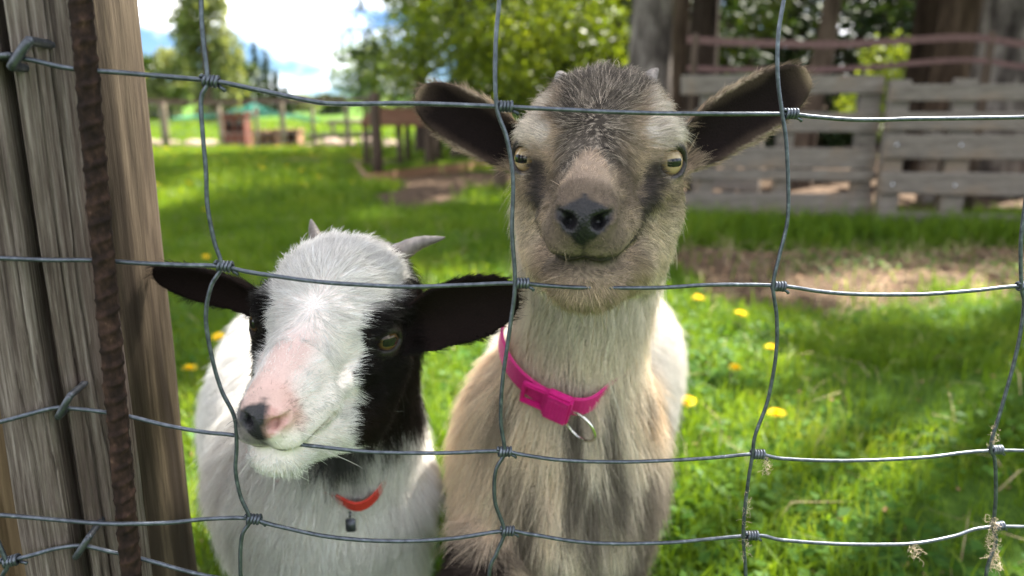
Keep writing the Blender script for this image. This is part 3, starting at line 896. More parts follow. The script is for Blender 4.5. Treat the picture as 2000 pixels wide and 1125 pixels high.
# small round tree behind the dark pole
bs = atY(712, 17.5)
tree('small_tree', 'small round sunlit tree behind the dark pole', bs, [(0, 0, -.1), (.02, 0, .8), (-.02, 0, 1.7), (0, 0, 2.2)], .05, .015, m_bark_brown,
     [(0, 0, 1.95, .55, .42), (-.25, 0, 1.55, .48, .36), (.28, 0, 1.5, .5, .36), (.02, 0, 1.1, .55, .3), (-.05, -.2, 1.4, .45, .3)], 5200, .075, m_leaf_small, 143, 5)
tree('small_tree', 'shrubby tree to the side of the small round one, half behind it', atY(775, 21), [(0, 0, -.1), (.02, 0, .8), (0, 0, 1.6)], .05, .015, m_bark_brown,
     [(0, 0, 1.5, .7, .6), (.5, 0, 1.2, .7, .5), (-.4, 0, .9, .6, .5)], 3000, .10, m_leaf_mid, 144, 3)
# distant trees on the left
def far_tree(px, Y, h, w, n, leaf, lab, seed, name='distant_tree', z0=.1, size=.45, hang=0.0):
    r = np.random.default_rng(seed)
    z_ = float(ground_z(np.array([0.0]), np.array([float(Y)]))[0])
    b = atY(px, Y); b = (b[0], b[1], z_)
    cl = []
    for i in range(16):
        f = r.random(); zz = h * (z0 + (1 - z0) * f * .95)
        rr = w * math.sin(math.pi * min(1, .12 + .8 * f)) ** .7 * .6
        a = r.uniform(0, 6.28)
        cl.append((rr * math.cos(a), rr * math.sin(a), zz, w * r.uniform(.35, .55), h * .11))
    return tree(name, lab, b, [(0, 0, -.2), (.1, 0, h * .4), (0, 0, h * .85)], h * .03, h * .006, m_bark_brown, cl, n, size, leaf, seed, 10, hang=hang)
far_tree(412, 42, 8.3, 1.9, 6500, m_leaf_willow, 'tall weeping willow far across the pasture behind the first wire', 151, 'willow_tree', .05, .34, 2.2)
far_tree(345, 50, 4.6, 1.9, 4500, m_leaf_willow, 'rounded pale tree to the left of the tall willow', 152)
far_tree(285, 58, 4.7, 2.2, 4500, m_leaf_mid, 'dense green tree beside the tan post on the skyline', 153)
far_tree(472, 60, 4.4, 1.8, 3500, m_leaf_mid, 'bushy tree just right of the tall willow, before the firs', 154)
far_tree(225, 64, 6, 2.8, 3500, m_leaf_mid, 'broad tree partly hidden by the tan post', 155)
far_tree(640, 90, 2.2, 2.6, 2500, m_leaf_mid, 'low bushy tree on the skyline left of the small round tree', 156)
far_tree(590, 110, 2.0, 3.0, 2500, m_leaf_willow, 'low pale hedge tree below the clouds on the skyline', 157)
for k, (px, Y, h) in enumerate([(458, 85, 6.2), (484, 88, 7.3), (508, 84, 8.0), (528, 90, 7.6), (545, 86, 5.0), (436, 92, 6.5), (562, 96, 3.4)]):
    z_ = float(ground_z(np.array([0.0]), np.array([float(Y)]))[0]); b = atY(px, Y)
    spruce('fir_tree', ['dark fir just right of the willow in the skyline group', 'second fir from the willow, broad and dark, on the skyline', 'tallest pointed fir in the skyline group', 'fir just beyond the tallest one, almost as tall, on the skyline', 'short fir near the end of the skyline group', 'fir half hidden behind the weeping willow', 'shortest fir, last of the skyline group towards the open sky'][k], (b[0], b[1], z_), h, .15, .3, h * .2, 1500, 160 + k, m_bark_dark, .5, group='pointed firs on the skyline')
# ------------------------------------------------------------------ pallets
m_pallet = wood_mat('weathered pallet wood', [(.28, (.045, .038, .032)), (.48, (.135, .118, .10)), (.65, (.24, .215, .187))], (3.2, 40, 40), bump=.5, dist=.003, blotch=((2.5, 2.5, 2.5), .5, .75, (.20, .14, .09)))
m_nail = flat_mat('nail head', (.62, .63, .66), .25, .5, .85)

def pallet(label, A, B, planks, uprights, nails=(), depth=.022, back=None):
    """A, B: ends of the foot line (x, y); planks: (z centre, height, x0, x1) along the foot line, uprights: (s, width, z0, z1)"""
    A, B = np.array(A), np.array(B)
    L = np.linalg.norm(B - A); d = (B - A) / L; nn = np.array((d[1], -d[0]))
    t = thing('pallet', label, 'pallet', (A[0], A[1], 0))
    M = np.array([[d[0], -nn[0], 0], [d[1], -nn[1], 0], [0, 0, 1.0]])
    def put(name, s0, s1, z, h, off, th, mat=m_pallet):
        s = (s0 + s1) / 2
        c = A + d * s + nn * off
        bm = bmesh.new(); bmesh.ops.create_cube(bm, size=1)
        for v in bm.verts:
            v.co.x *= (s1 - s0); v.co.y *= th; v.co.z *= h
            v.co.x += random.uniform(-.006, .006); v.co.z += random.uniform(-.005, .005)
        bmesh.ops.bevel(bm, geom=bm.edges[:], offset=.003, segments=1, affect='EDGES')
        me = bpy.data.meshes.new(name); bm.to_mesh(me); bm.free()
        o = bpy.data.objects.new(name, me); COL.objects.link(o); me.materials.append(mat)
        o.parent = t
        mw = Matrix.Identity(4)
        for i in range(3):
            for j in range(3): mw[i][j] = M[i][j]
        mw.translation = (c[0], c[1], z)
        o.matrix_parent_inverse = t.matrix_basis.inverted(); o.matrix_basis = mw
        return o
    for s, w, za, zb in uprights:
        put('upright', s - w / 2, s + w / 2, (za + zb) / 2, zb - za, -.045, .085)
    for z, h, s0, s1 in planks:
        put('plank', s0 * L, s1 * L, z, h, .012, .022)
    for s, z in nails:
        c = A + d * s + nn * .026
        bm = bmesh.new(); bmesh.ops.create_uvsphere(bm, u_segments=10, v_segments=6, radius=.008)
        me = bpy.data.meshes.new('nail'); bm.to_mesh(me); bm.free(); me.materials.append(m_nail)
        o = bpy.data.objects.new('nail', me); COL.objects.link(o); o.parent = t
        o.matrix_parent_inverse = t.matrix_basis.inverted(); o.location = (c[0], c[1], z); o.scale = (1, .6, 1)
    return t

def zat(px, py, Y):
    return float(at_y(px, py, Y).z)
# far-left pallet (behind the tan goat's ear)
YA = 4.12
pa0 = at_y(1318, 400, YA + .05); pa1 = at_y(1699, 400, YA - .08)
La = math.hypot(pa1.x - pa0.x, pa1.y - pa0.y)
rowsA = [(148, 184), (219, 257), (288, 326), (330, 351), (376, 417)]
plA = [((zat(1500, a, YA) + zat(1500, b_, YA)) / 2, zat(1500, a, YA) - zat(1500, b_, YA), .0, 1.0) for a, b_ in rowsA]
pallet('grey wooden pallet stood on edge behind the goat\'s pricked ear', (pa0.x, pa0.y), (pa1.x, pa1.y), plA, [(.16, .09, .02, .80), (La * .55, .08, .02, .78), (La - .05, .095, .0, .80)])
YB = 3.86
pb0 = at_y(1712, 400, YB + .05); pb1 = at_y(2110, 400, YB - .15)
Lb = math.hypot(pb1.x - pb0.x, pb1.y - pb0.y)
rowsB = [(164, 196), (219, 255), (262, 310), (336, 378), (413, 466)]
plB = [((zat(1850, a, YB) + zat(1850, b_, YB)) / 2, zat(1850, a, YB) - zat(1850, b_, YB), .0, 1.0) for a, b_ in rowsB]
pallet('grey wooden pallet with shiny nails, standing nearest the lichened trunk', (pb0.x, pb0.y), (pb1.x, pb1.y), plB, [(.055, .10, .0, .80), (.36, .10, .0, .80), (Lb - .1, .10, 0, .8)],
       nails=[(.36, zat(1845, 283, YB)), (.355, zat(1836, 361, YB)), (.33, zat(1822, 432, YB)), (.06, zat(1725, 283, YB)), (.06, zat(1725, 361, YB))])
YC = 5.3
pc0 = at_y(1730, 400, YC); pc1 = at_y(1905, 400, YC + .1)
pallet('small grey pallet further back between the two big ones and the trunks', (pc0.x, pc0.y), (pc1.x, pc1.y), [(.12, .08, 0, 1), (.36, .08, 0, 1), (.58, .08, 0, 1)], [(.05, .09, 0, .62), (.33, .09, 0, .62), (.58, .09, 0, .62)])
pd0 = at_y(1345, 400, 5.6); pd1 = at_y(1480, 400, 5.4)
pallet('reddish brown pallet in shade behind the first grey one', (pd0.x, pd0.y), (pd1.x, pd1.y), [(.12, .08, 0, 1), (.36, .08, 0, 1), (.62, .09, 0, 1)], [(.05, .09, 0, .66), (.28, .09, 0, .66), (.45, .09, 0, .66)])

# ------------------------------------------------------------------ pink fence tapes strung over the pallets
m_tape = noisy('faded pink tape', [(.3, (.08, .04, .037)), (.7, (.145, .08, .073))], (30, 3, 30), rough=.6, bump=.1)
def tape(label, pts, h=.022, th=.003):
    C = catmull([np.array(p) for p in pts], 8)
    n = len(C); V = []; F = []
    dv = np.gradient(C, axis=0); dv[:, 2] = 0; dv /= np.linalg.norm(dv, axis=1)[:, None]
    for i in range(n):
        s = np.array((dv[i, 1], -dv[i, 0], 0)) * th / 2
        tw = .25 * math.sin(i * .35)
        u = np.array((s[0] * 0, 0, h / 2)) + s * 2 * tw
        V += [C[i] - u - s, C[i] - u + s, C[i] + u + s, C[i] + u - s]
    for i in range(n - 1):
        for k in range(4): F.append((i * 4 + k, i * 4 + (k + 1) % 4, i * 4 + 4 + (k + 1) % 4, i * 4 + 4 + k))
    F += [(3, 2, 1, 0), (n * 4 - 4, n * 4 - 3, n * 4 - 2, n * 4 - 1)]
    tag(link('fence_tape', mesh_np('fence_tape', V, F), m_tape), label, 'fence tape')
YT = 4.35
tape('upper pink fence tape stretched above the pallets', [at_y(1342, 77, YT), at_y(1450, 83, YT), at_y(1650, 86, YT), at_y(1880, 73, YT), at_y(2000, 86, YT), at_y(2150, 96, YT)], .04)
tape('lower pink fence tape just above the top boards of the pallets', [at_y(1342, 133, YT), at_y(1450, 136, YT), at_y(1650, 134, YT), at_y(1880, 117, YT), at_y(2000, 130, YT), at_y(2150, 140, YT)], .03)
m_polebrown = wood_mat('dark pole wood', [(.3, (.03, .02, .014)), (.6, (.085, .06, .042)), (.8, (.14, .10, .075))], (40, 40, 2), bump=.5)
m_post_far = wood_mat('far post wood', [(.3, (.11, .085, .06)), (.6, (.25, .20, .15)), (.8, (.34, .28, .21))], (30, 30, 2), bump=.4)
def simple_post(name, label, px, py0, py1, wpx, mat, Y=None, cat='post', group=None):
    if Y is None:
        g = ground_at(px, py0); Y = g.y
    zt = zat(px, py1, Y); x = float(at_y(px, py0, Y).x)
    r = wpx * Y / F_PX / 2
    o = MB().tube([(x, Y, -.05), (x + .004, Y, zt * .4), (x - .003, Y, zt * .8), (x, Y, zt), (x, Y, zt + r * .15)], [r * 1.05, r, r * .97, r * .94, r * .6], 14).build(name, mat, None, True)
    return tag(o, label, cat, group)
simple_post('tape_post', 'thin grey post that holds the start of the pink tapes', 1340, 425, 66, 12, m_polebrown, YT)
simple_post('tape_post', 'dark thin post holding the pink tapes beside the lichened trunk', 1888, 420, 62, 16, m_polebrown, YT + .02)
# ------------------------------------------------------------------ the paddock on the left
simple_post('pole', 'dark wooden pole standing at the corner of the board edging', 738, 345, 182, 21, m_polebrown)
simple_post('pole', 'shorter brown post next to the tan goat\'s ear, behind the shelter', 838, 330, 246, 17, m_polebrown)
simple_post('pole', 'short dark stump post under the tan goat\'s ear tip', 978, 376, 318, 24, m_polebrown)
m_board = wood_mat('orange brown board', [(.3, (.16, .085, .045)), (.6, (.30, .175, .10)), (.8, (.40, .26, .16))], (4, 40, 40), bump=.4)
ed = thing('board_edging', 'low brown board edging round the bare sandy patch, at the foot of the dark pole', 'edging', (0, 0, 0))
def board(p, q, h=.09, th=.03):
    p, q = np.array(p), np.array(q); L = np.linalg.norm((q - p)[:2]); d = (q - p)[:2] / L
    M = np.array([[d[0], -d[1], 0], [d[1], d[0], 0], [0, 0, 1]])
    MB().box(((p[0] + q[0]) / 2, (p[1] + q[1]) / 2, h / 2), (L, th, h), M, .004).build('board', m_board, ed)
a, b2, c2 = ground_at(722, 358), ground_at(858, 338), ground_at(1010, 322)
board(a, b2); board(b2 + Vector((.04, .02, 0)), c2)
board(a + Vector((-.03, .03, 0)), ground_at(690, 322) + Vector((0, 0, 0)), .07)
# shelter with a low roof
YS = 9.2
sh = thing('shelter', 'low open shelter with a brown board roof on thin posts, beyond the dark pole', 'shelter', (float(at_y(785, 240, YS).x), YS, 0))
p0, p1 = at_y(718, 232, YS), at_y(856, 240, YS)
m_roofb = wood_mat('brown roof board', [(.3, (.09, .045, .026)), (.6, (.19, .10, .06)), (.8, (.26, .15, .095))], (4, 30, 30), bump=.4)
for i in range(4):
    MB().box(((p0.x + p1.x) / 2, YS - .3 + i * .21, p0.z - .02 + .04 * i), (p1.x - p0.x, .2, .06), None, .006).build('roof_board', m_roofb, sh)
MB().box(((p0.x + p1.x) / 2, YS - .42, p0.z - .05), (p1.x - p0.x, .025, .06), None, .004).build('front_board', m_roofb, sh)
for fx in (.04, .5, .96):
    for yy in (-.33, .35):
        x = p0.x + (p1.x - p0.x) * fx
        MB().tube([(x, YS + yy, -.03), (x, YS + yy, p0.z - .05)], .035, 8).build('leg', m_polebrown, sh, True)
# feed rack legs / goats house bits behind the far fence
YF = 13.9
for k, (px, wp, pt) in enumerate([(325, 15, 195), (434, 9, 210), (555, 10, 196), (680, 9, 205), (614, 7, 214), (505, 7, 212), (795, 10, 205), (905, 10, 200), (268, 10, 200)]):
    simple_post('fence_post', ['thick post at the near end of the far pen, left of the hutch', 'thin post touching the red brown hutch', 'tall post of the far pen standing behind the nest boxes', 'thin pen post halfway between the nest boxes and the dark pole', 'slim short pen post just past the wider nest box', 'slim pen post between the hutch and the nest boxes', 'pen post behind the low brown shelter roof', 'pen post hidden behind the tan goat\'s ear', 'first pen post beside the tan round post'][k], px, 287, pt, wp, m_post_far, YF + .02 * k, 'fence post', 'posts of the far wire pen')
m_farwire = flat_mat('far wire', (.28, .28, .28), .5, .4, .5)
fw = thing('pen_fence', 'fine wire netting stretched between the posts of the far pen', 'fence', (-4.5, YF - .06, 0))
x0, x1 = float(at_y(255, 280, YF).x), float(at_y(960, 280, YF).x)
for z in (.12, .30, .48, .66, .84):
    MB().tube([(x, YF - .08, z + .01 * math.sin(x * 3)) for x in np.linspace(x0, x1, 12)], .004, 5).build('line_wire', m_farwire, fw)
for x in np.linspace(x0, x1, 40):
    MB().tube([(x, YF - .085, .02), (x, YF - .085, .86)], .003, 4).build('stay_wire', m_farwire, fw)
tape('faded brownish pink tape running along the top of the far pen', [at_y(255, 196, YF - .15), at_y(420, 200, YF - .15), at_y(560, 196, YF - .15), at_y(745, 194, YF - .15)], .07)
# red-brown hutch
m_hutch = wood_mat('red brown hutch wood', [(.3, (.11, .035, .028)), (.6, (.21, .08, .06)), (.8, (.29, .12, .09))], (25, 25, 3), bump=.3)
m_hut2 = wood_mat('orange hutch wood', [(.3, (.20, .10, .06)), (.6, (.36, .20, .125)), (.8, (.44, .28, .18))], (25, 25, 3), bump=.3)
m_void = flat_mat('dark inside', (.02, .017, .015), .9)
YH = 14.6
hx, hz0, hz1 = float(at_y(464, 250, YH).x), 0.0, zat(464, 224, YH)
hu = thing('hutch', 'small red brown hutch with two openings, standing tall in the far pen', 'hutch', (hx, YH, 0))
hw2, hd = .21, .4
for sx_ in (-1, 1):
    MB().box((hx + sx_ * (hw2 - .025), YH, hz1 / 2), (.05, hd, hz1)).build('side_panel', m_hutch, hu)
MB().box((hx, YH, hz1 + .02), (hw2 * 2 + .06, hd + .08, .045)).build('roof', m_hutch, hu)
MB().box((hx, YH - hd / 2 + .02, hz1 * .25), (hw2 * 2 - .11, .03, hz1 * .46)).build('lower_door', m_hutch, hu)
MB().box((hx, YH - hd / 2 + .02, hz1 * .90), (hw2 * 2 - .11, .03, hz1 * .14)).build('lintel', m_hutch, hu)
MB().box((hx, YH - hd / 2 + .02, hz1 * .66), (.04, .03, hz1 * .33)).build('mullion', m_hutch, hu)
MB().box((hx, YH + hd / 2 - .02, hz1 / 2), (hw2 * 2 - .11, .02, hz1 - .02)).build('back_panel', m_hutch, hu)
for k, (px0, px1, pt, Y, lb) in enumerate([(502, 530, 258, 14.3, 'low orange brown box next to the red brown hutch'), (540, 588, 256, 14.4, 'wider orange brown box with a dark opening, beyond the first one')]):
    xa, xb, zt = float(at_y(px0, 270, Y).x), float(at_y(px1, 270, Y).x), zat(px0, pt, Y)
    bx = thing('nest_box', lb, 'box', ((xa + xb) / 2, Y, 0))
    xm = (xa + xb) / 2
    for sx_ in (xa + .02, xb - .02): MB().box((sx_, Y, zt / 2), (.04, .4, zt)).build('side_panel', m_hut2, bx)
    MB().box((xm, Y, zt + .02), (xb - xa + .06, .46, .04)).build('lid', m_hut2, bx)
    MB().box((xm - (xb - xa) * .2, Y - .18, zt / 2), ((xb - xa) * .5, .03, zt - .01)).build('front_panel', m_hut2, bx)
    MB().box((xm, Y + .18, zt / 2), (xb - xa - .09, .03, zt - .01)).build('back_panel', m_hut2, bx)
# teal netting hung over the pen
m_net = flat_mat('teal cord', (.05, .30, .24), .6)
nt_ = thing('bird_netting', 'teal netting hung from a peak over the far pen', 'netting', (float(at_y(497, 220, 15.2).x), 15.2, 0))
pk = np.array(at_y(497, 201, 15.2))
ends = [np.array(at_y(px, py, Y)) for px, py, Y in [(330, 232, 14.6), (375, 226, 15.8), (430, 224, 14.5), (540, 218, 14.5), (585, 224, 15.8), (628, 236, 14.7), (470, 236, 14.4), (500, 228, 16.2)]]
prev = None
for k, e in enumerate(ends):
    C = np.array([pk + (e - pk) * t - np.array((0, 0, .10 * math.sin(math.pi * t))) for t in np.linspace(0, 1, 9)])
    MB().tube(C, .012, 5).build('cord', m_net, nt_)
for f_ in (.25, .45, .65, .85, 1.0):
    C = [pk + (e - pk) * f_ - np.array((0, 0, .10 * math.sin(math.pi * f_))) for e in [ends[0], ends[1], ends[7], ends[4], ends[5], ends[3], ends[6], ends[2], ends[0]]]
    MB().tube(C, .009, 5).build('cord', m_net, nt_)
MB().tube([(pk[0], pk[1], -.02), tuple(pk)], .02, 6).build('mast', m_post_far, nt_)
# stones, logs and raked soil in the pen
m_stone = noisy('pinkish stone', [(.3, (.20, .14, .115)), (.6, (.36, .27, .22)), (.8, (.46, .37, .31))], (9, 9, 9), rough=.9, bump=.5, dist=.01)
rs = np.random.default_rng(77)
def stone_mesh(seed):
    bm = bmesh.new(); bmesh.ops.create_icosphere(bm, subdivisions=2, radius=1)
    V = np.array([v.co for v in bm.verts]); s = 1 + .22 * fbm(V * 1.3, seed, 2)
    for v, k in zip(bm.verts, s): v.co *= k
    me = bpy.data.meshes.new('stone'); bm.to_mesh(me); bm.free(); me.materials.append(m_stone); return me
sm = [stone_mesh(k) for k in (1, 2, 3)]
for k in range(34):
    px = rs.uniform(268, 420) if k < 18 else rs.uniform(590, 760)
    Y = rs.uniform(14.3, 15.6) if k < 18 else rs.uniform(14.6, 17)
    s = rs.uniform(.07, .17)
    o = bpy.data.objects.new('stone', sm[k % 3]); COL.objects.link(o)
    o.location = (float(at_y(px, 270, Y).x), Y, s * .35); o.scale = (s * 1.3, s, s * .75); o.rotation_euler = (0, 0, rs.uniform(0, 6))
    tag(o, 'pinkish stone lying in the far pen across the pasture', 'stone', 'stones lying in the far pen')
for k, (pxa, pxb, Y, z) in enumerate([(600, 735, 16.5, .16), (640, 742, 18.5, .45)]):
    a_, b_ = at_y(pxa, 260, Y), at_y(pxb, 250, Y + 1)
    o = MB().tube([(a_.x, a_.y, z), ((a_.x + b_.x) / 2, (a_.y + b_.y) / 2, z + .02), (b_.x, b_.y, z + .03)], .06, 10).build('log', m_post_far, None, True)
    tag(o, ['pale log lying low along the back of the far pen', 'pale rail along the meadow edge beyond the far pen'][k], ['log', 'rail'][k])
    for f_ in (.1, .9):
        x_, y_ = a_.x + (b_.x - a_.x) * f_, a_.y + (b_.y - a_.y) * f_
        MB().tube([(x_, y_, -.02), (x_, y_, z + .04)], .05, 8).build('stub', m_post_far, o, True)

# ------------------------------------------------------------------ hair caught on the wires
m_tuft = noisy('caught hair', [(.3, (.36, .28, .19)), (.7, (.55, .45, .33))], (200, 200, 200), rough=.8, bump=0)
def tuft(label, px, py, px1, py1, n, spread, rad=.00012, seed=1):
    r = np.random.default_rng(seed)
    a, b = np.array(on_fence(px, py, .002)), np.array(on_fence(px1, py1, .002))
    mb = MB()
    for i in range(n):
        p = a + (b - a) * r.random() + r.normal(0, .0012, 3)
        d = r.normal(0, 1, 3); d /= np.linalg.norm(d)
        q1 = p + d * spread * .5 * r.uniform(.4, 1.2) + r.normal(0, spread * .2, 3)
        q2 = q1 + r.normal(0, spread * .4, 3) + np.array((0, 0, -.3 * spread))
        q3 = q2 + r.normal(0, spread * .35, 3)
        mb.tube(catmull([p, q1, q2, q3], 3), rad, 3, False)
    tag(mb.build('hair_tuft', m_tuft, None), label, 'hair tuft')
tuft('thick tan tuft of goat hair wound round the last lower wire crossing', 1940, 1012, 1942, 1110, 130, .0045, .0001, 1)
tuft('pale wisp of hair dangling under the lowest full wire', 1786, 1062, 1790, 1085, 40, .004, .0001, 2)
tuft('small brown wisp of hair at the third upright of the wire', 1492, 895, 1498, 925, 40, .003, .0001, 3)
tuft('few hairs wound along the upright wire near the bottom edge', 1458, 960, 1455, 1090, 50, .003, .0001, 4)
tuft('few hairs wound along the last upright above the wire crossing', 1948, 830, 1936, 872, 40, .0025, .0001, 5)

# ------------------------------------------------------------------ goats: signed distance shapes -> one continuous skin
def s_ell(p, c, r):
    q = (p - np.array(c)) / np.array(r)
    k0 = np.sqrt((q * q).sum(-1)) + 1e-9
    k1 = np.sqrt(((q / np.array(r)) ** 2).sum(-1)) + 1e-9
    return k0 * (k0 - 1) / k1

def s_cone(p, a, b, ra, rb, sx=None):
    a, b = np.array(a, dtype=float), np.array(b, dtype=float)
    if sx is not None:
        w = np.array(sx, dtype=float)
        p = p * w; a = a * w; b = b * w
    ab = b - a
    h = np.clip(((p - a) @ ab) / (ab @ ab), 0, 1)
    return np.sqrt(((p - a - h[:, None] * ab) ** 2).sum(-1)) - (ra + h * (rb - ra))

def smin(a, b, k):
    h = np.maximum(k - np.abs(a - b), 0) / k
    return np.minimum(a, b) - h * h * k * 0.25

def smax(a, b, k):
    return -smin(-a, -b, k)

def mir(p):
    q = p.copy(); q[:, 0] = np.abs(q[:, 0]); return q

EYE_C = np.array((4.42, 0.85, -0.05))

def head_sdf(q, g):
    """q: head space in cm, x = goat's left, y = towards the nose, z = up; eyes at y = 0. g: shape settings"""
    m = mir(q)
    d = s_ell(q, (0, -3.6, 1.0), (4.9, 5.6, 4.3))
    d = smin(d, s_ell(q, (0, -0.6, 0.9), (4.3, 4.6, 3.0)), 2.0)
    d = smin(d, s_cone(q, (0, 1.0, -1.3), (0, 10.3, -2.0), 3.4, 1.8, (1, 1, 1)), 2.2)
    d = smin(d, s_cone(q, (0, 1.5, 0.6), (0, 10.6, -0.9), 1.9, 1.35), 1.6)
    d = smin(d, s_ell(m, (3.2, -1.6, -3.7), (2.6, 4.3, 4.2)), 2.2)            # cheeks
    d = smin(d, s_cone(m, (g.get('jaw_x', 1.15), 9.0, g.get('chin', -6.0) + .3), (2.3, 0.3, -6.9), 1.3, 2.7), 1.4)  # lower jaw
    d = smin(d, s_ell(q, (0, 9.7, g.get('chin', -6.0)), (g.get('chin_x', 2.0), 1.4, g.get('chin_r', 1.6))), 0.9)            # chin
    d = smin(d, s_cone(m, (1.1, 10.8, -2.85), (1.8, 7.0, -2.7), 1.16, 1.45), 0.9)   # upper lip
    d = smin(d, s_ell(q, (0, 11.7, -1.55), (1.36, 1.05, 1.12)), 0.8)           # nose pad
    d = smin(d, s_ell(m, (1.08, 11.75, -1.15), (0.62, 0.85, 0.66)), 0.4)         # nostril wings
    d = smin(d, s_cone(m, (4.1, 1.2, 1.25), (4.6, -1.6, 1.05), 0.95, 0.9), 1.3)   # brow
    d = smin(d, s_ell(m, (4.2, 0.5, -0.1), (1.65, 1.95, 1.75)), 0.9)         # eye bulge
    d = smin(d, s_cone(m, (4.5, 0.4, -1.75), (2.8, 5.2, -2.1), 0.75, 0.6), 0.9)  # cheek bone
    # nostrils, cleft, mouth line
    no = smin(s_ell(m, (0.76, 12.55, -1.5), (0.32, 0.9, 0.38)), s_cone(m, (0.8, 12.55, -1.4), (1.6, 11.95, -0.95), 0.33, 0.2), 0.25)
    d = smax(d, -no, 0.3)
    d = smax(d, -s_cone(q, (0, 12.95, -1.9), (0, 12.55, -3.6), 0.13, 0.14), 0.3)
    mo = s_cone(m, (0, 12.7, -3.95), (1.2, 11.6, -3.9), 0.16, 0.15)
    mo = np.minimum(mo, s_cone(m, (1.2, 11.6, -3.9), (2.35, 9.6, -3.58), 0.15, 0.14))
    mo = np.minimum(mo, s_cone(m, (2.35, 9.6, -3.58), (2.95, 7.6, -3.05), 0.14, 0.08))
    d = smax(d, -mo, 0.35)
    # eye opening
    gz = np.array(g['gaze']); gz = gz / np.linalg.norm(gz)
    hv = np.cross((0, 0, 1.0), gz); hv /= np.linalg.norm(hv)
    uv = np.cross(gz, hv)
    e = (m - (EYE_C + gz * 0.95)) @ np.stack([gz, hv, uv], 1)
    d = smax(d, -s_ell(e, (0, 0, 0), (1.2, 1.18, g.get('lid', 0.74))), 0.12)
    lid = np.sqrt((np.sqrt((e[:, 1] / 1.24) ** 2 + (e[:, 2] / g.get('lid', 0.74) / 1.1) ** 2 + 1e-9) - 1) ** 2 * 0.8 + (e[:, 0] + 0.10 + 0.22 * e[:, 1] ** 2) ** 2) - 0.2
    d = smin(d, lid, 0.25)
    return d

def ear_frame(base, tip, opening):
    base, tip = np.array(base, dtype=float), np.array(tip, dtype=float)
    ax = tip - base; L = np.linalg.norm(ax); ax /= L
    n = np.array(opening, dtype=float); n -= ax * (n @ ax); n /= np.linalg.norm(n)
    w = np.cross(n, ax)
    return base, ax, w, n, L

def ear_coords(q, E):
    base, ax, w, n, L = E[:5]
    r = q - base
    return r @ ax / L, r @ w, r @ n, L

def ear_sdf(q, E, W=2.0, cup=0.16, th=0.22):
    s, w, n, L = ear_coords(q, E)
    sc = np.clip(s, 0, 1)
    prof = W * np.interp(sc, [0, .12, .3, .5, .7, .85, .93, .98, 1.0], [.60, .70, .9, 1.0, .95, .77, .57, .34, .12])
    cc = cup + 0.45 * np.clip(1 - sc * 2.6, 0, 1)
    off = n - cc * np.minimum(w * w, 9) + 0.5 * np.sin(sc * math.pi) * 0.9
    sheet = np.abs(off) / np.sqrt(1 + (2 * cc * np.clip(w, -2.2, 2.2)) ** 2) - th
    edge = np.abs(w) - prof
    endd = np.maximum(-s - 0.12, s - 1.0) * L
    return smax(smax(sheet, edge * 0.8, 0.25), endd, 0.4)

def surface_net(sdf, lo, hi, h, stride=6):
    lo, hi = np.array(lo), np.array(hi)
    nc = np.ceil((hi - lo) / (h * stride)).astype(int)
    n = nc * stride
    cc = np.stack(np.meshgrid(*[np.arange(k) for k in nc], indexing='ij'), -1).reshape(-1, 3)
    dc = sdf(lo + (cc + 0.5) * stride * h)
    act = np.abs(dc) < stride * h * 1.35
    val = np.repeat(np.repeat(np.repeat(np.where(dc > 0, 1.0, -1.0).astype(np.float32).reshape(nc), stride, 0), stride, 1), stride, 2)
    blocks = cc[act] * stride
    off = np.stack(np.meshgrid(*[np.arange(stride)] * 3, indexing='ij'), -1).reshape(-1, 3)
    for i in range(0, len(blocks), 3000):
        idx = (blocks[i:i + 3000, None, :] + off[None]).reshape(-1, 3)
        val[idx[:, 0], idx[:, 1], idx[:, 2]] = sdf(lo + idx * h)
    ins = val < 0
    a = ins[:-1, :-1, :-1]
    cnt = np.zeros(a.shape, np.uint8)
    sl = [slice(0, -1), slice(1, None)]
    for x in (0, 1):
        for y in (0, 1):
            for z in (0, 1):
                cnt += ins[sl[x], sl[y], sl[z]]
    cells = np.argwhere((cnt > 0) & (cnt < 8))
    vid = np.full(a.shape, -1, np.int32)
    vid[cells[:, 0], cells[:, 1], cells[:, 2]] = np.arange(len(cells))
    acc = np.zeros((len(cells), 3)); num = np.zeros(len(cells))
    corners = [(x, y, z) for x in (0, 1) for y in (0, 1) for z in (0, 1)]
    cv = {c: val[cells[:, 0] + c[0], cells[:, 1] + c[1], cells[:, 2] + c[2]] for c in corners}
    for c in corners:
        for ax in range(3):
            if c[ax]: continue
            d = list(c); d[ax] = 1; d = tuple(d)
            va, vb = cv[c], cv[d]
            m = (va < 0) != (vb < 0)
            t = np.where(m, va / np.where(m, va - vb, 1), 0)
            pt = np.tile(np.array(c, float), (len(cells), 1)); pt[:, ax] += t
            acc[m] += pt[m]; num[m] += 1
    V = lo + (cells + acc / num[:, None]) * h
    F = []
    for ax in range(3):
        o1, o2 = (ax + 1) % 3, (ax + 2) % 3
        s0 = [slice(None)] * 3; s1 = [slice(None)] * 3
        s0[ax] = slice(0, -1); s1[ax] = slice(1, None)
        e = np.argwhere(ins[tuple(s0)] != ins[tuple(s1)])
        sh = np.array(vid.shape)
        e = e[(e[:, o1] > 0) & (e[:, o2] > 0) & (e[:, o1] < sh[o1]) & (e[:, o2] < sh[o2]) & (e[:, ax] < sh[ax])]
        def v(d1, d2):
            i = e.copy(); i[:, o1] += d1; i[:, o2] += d2
            return vid[i[:, 0], i[:, 1], i[:, 2]]
        q = np.stack([v(-1, -1), v(0, -1), v(0, 0), v(-1, 0)], 1)
        flip = ~ins[e[:, 0], e[:, 1], e[:, 2]]
        q[flip] = q[flip][:, ::-1]
        F.append(q[(q >= 0).all(1)])
    return V, np.concatenate(F)

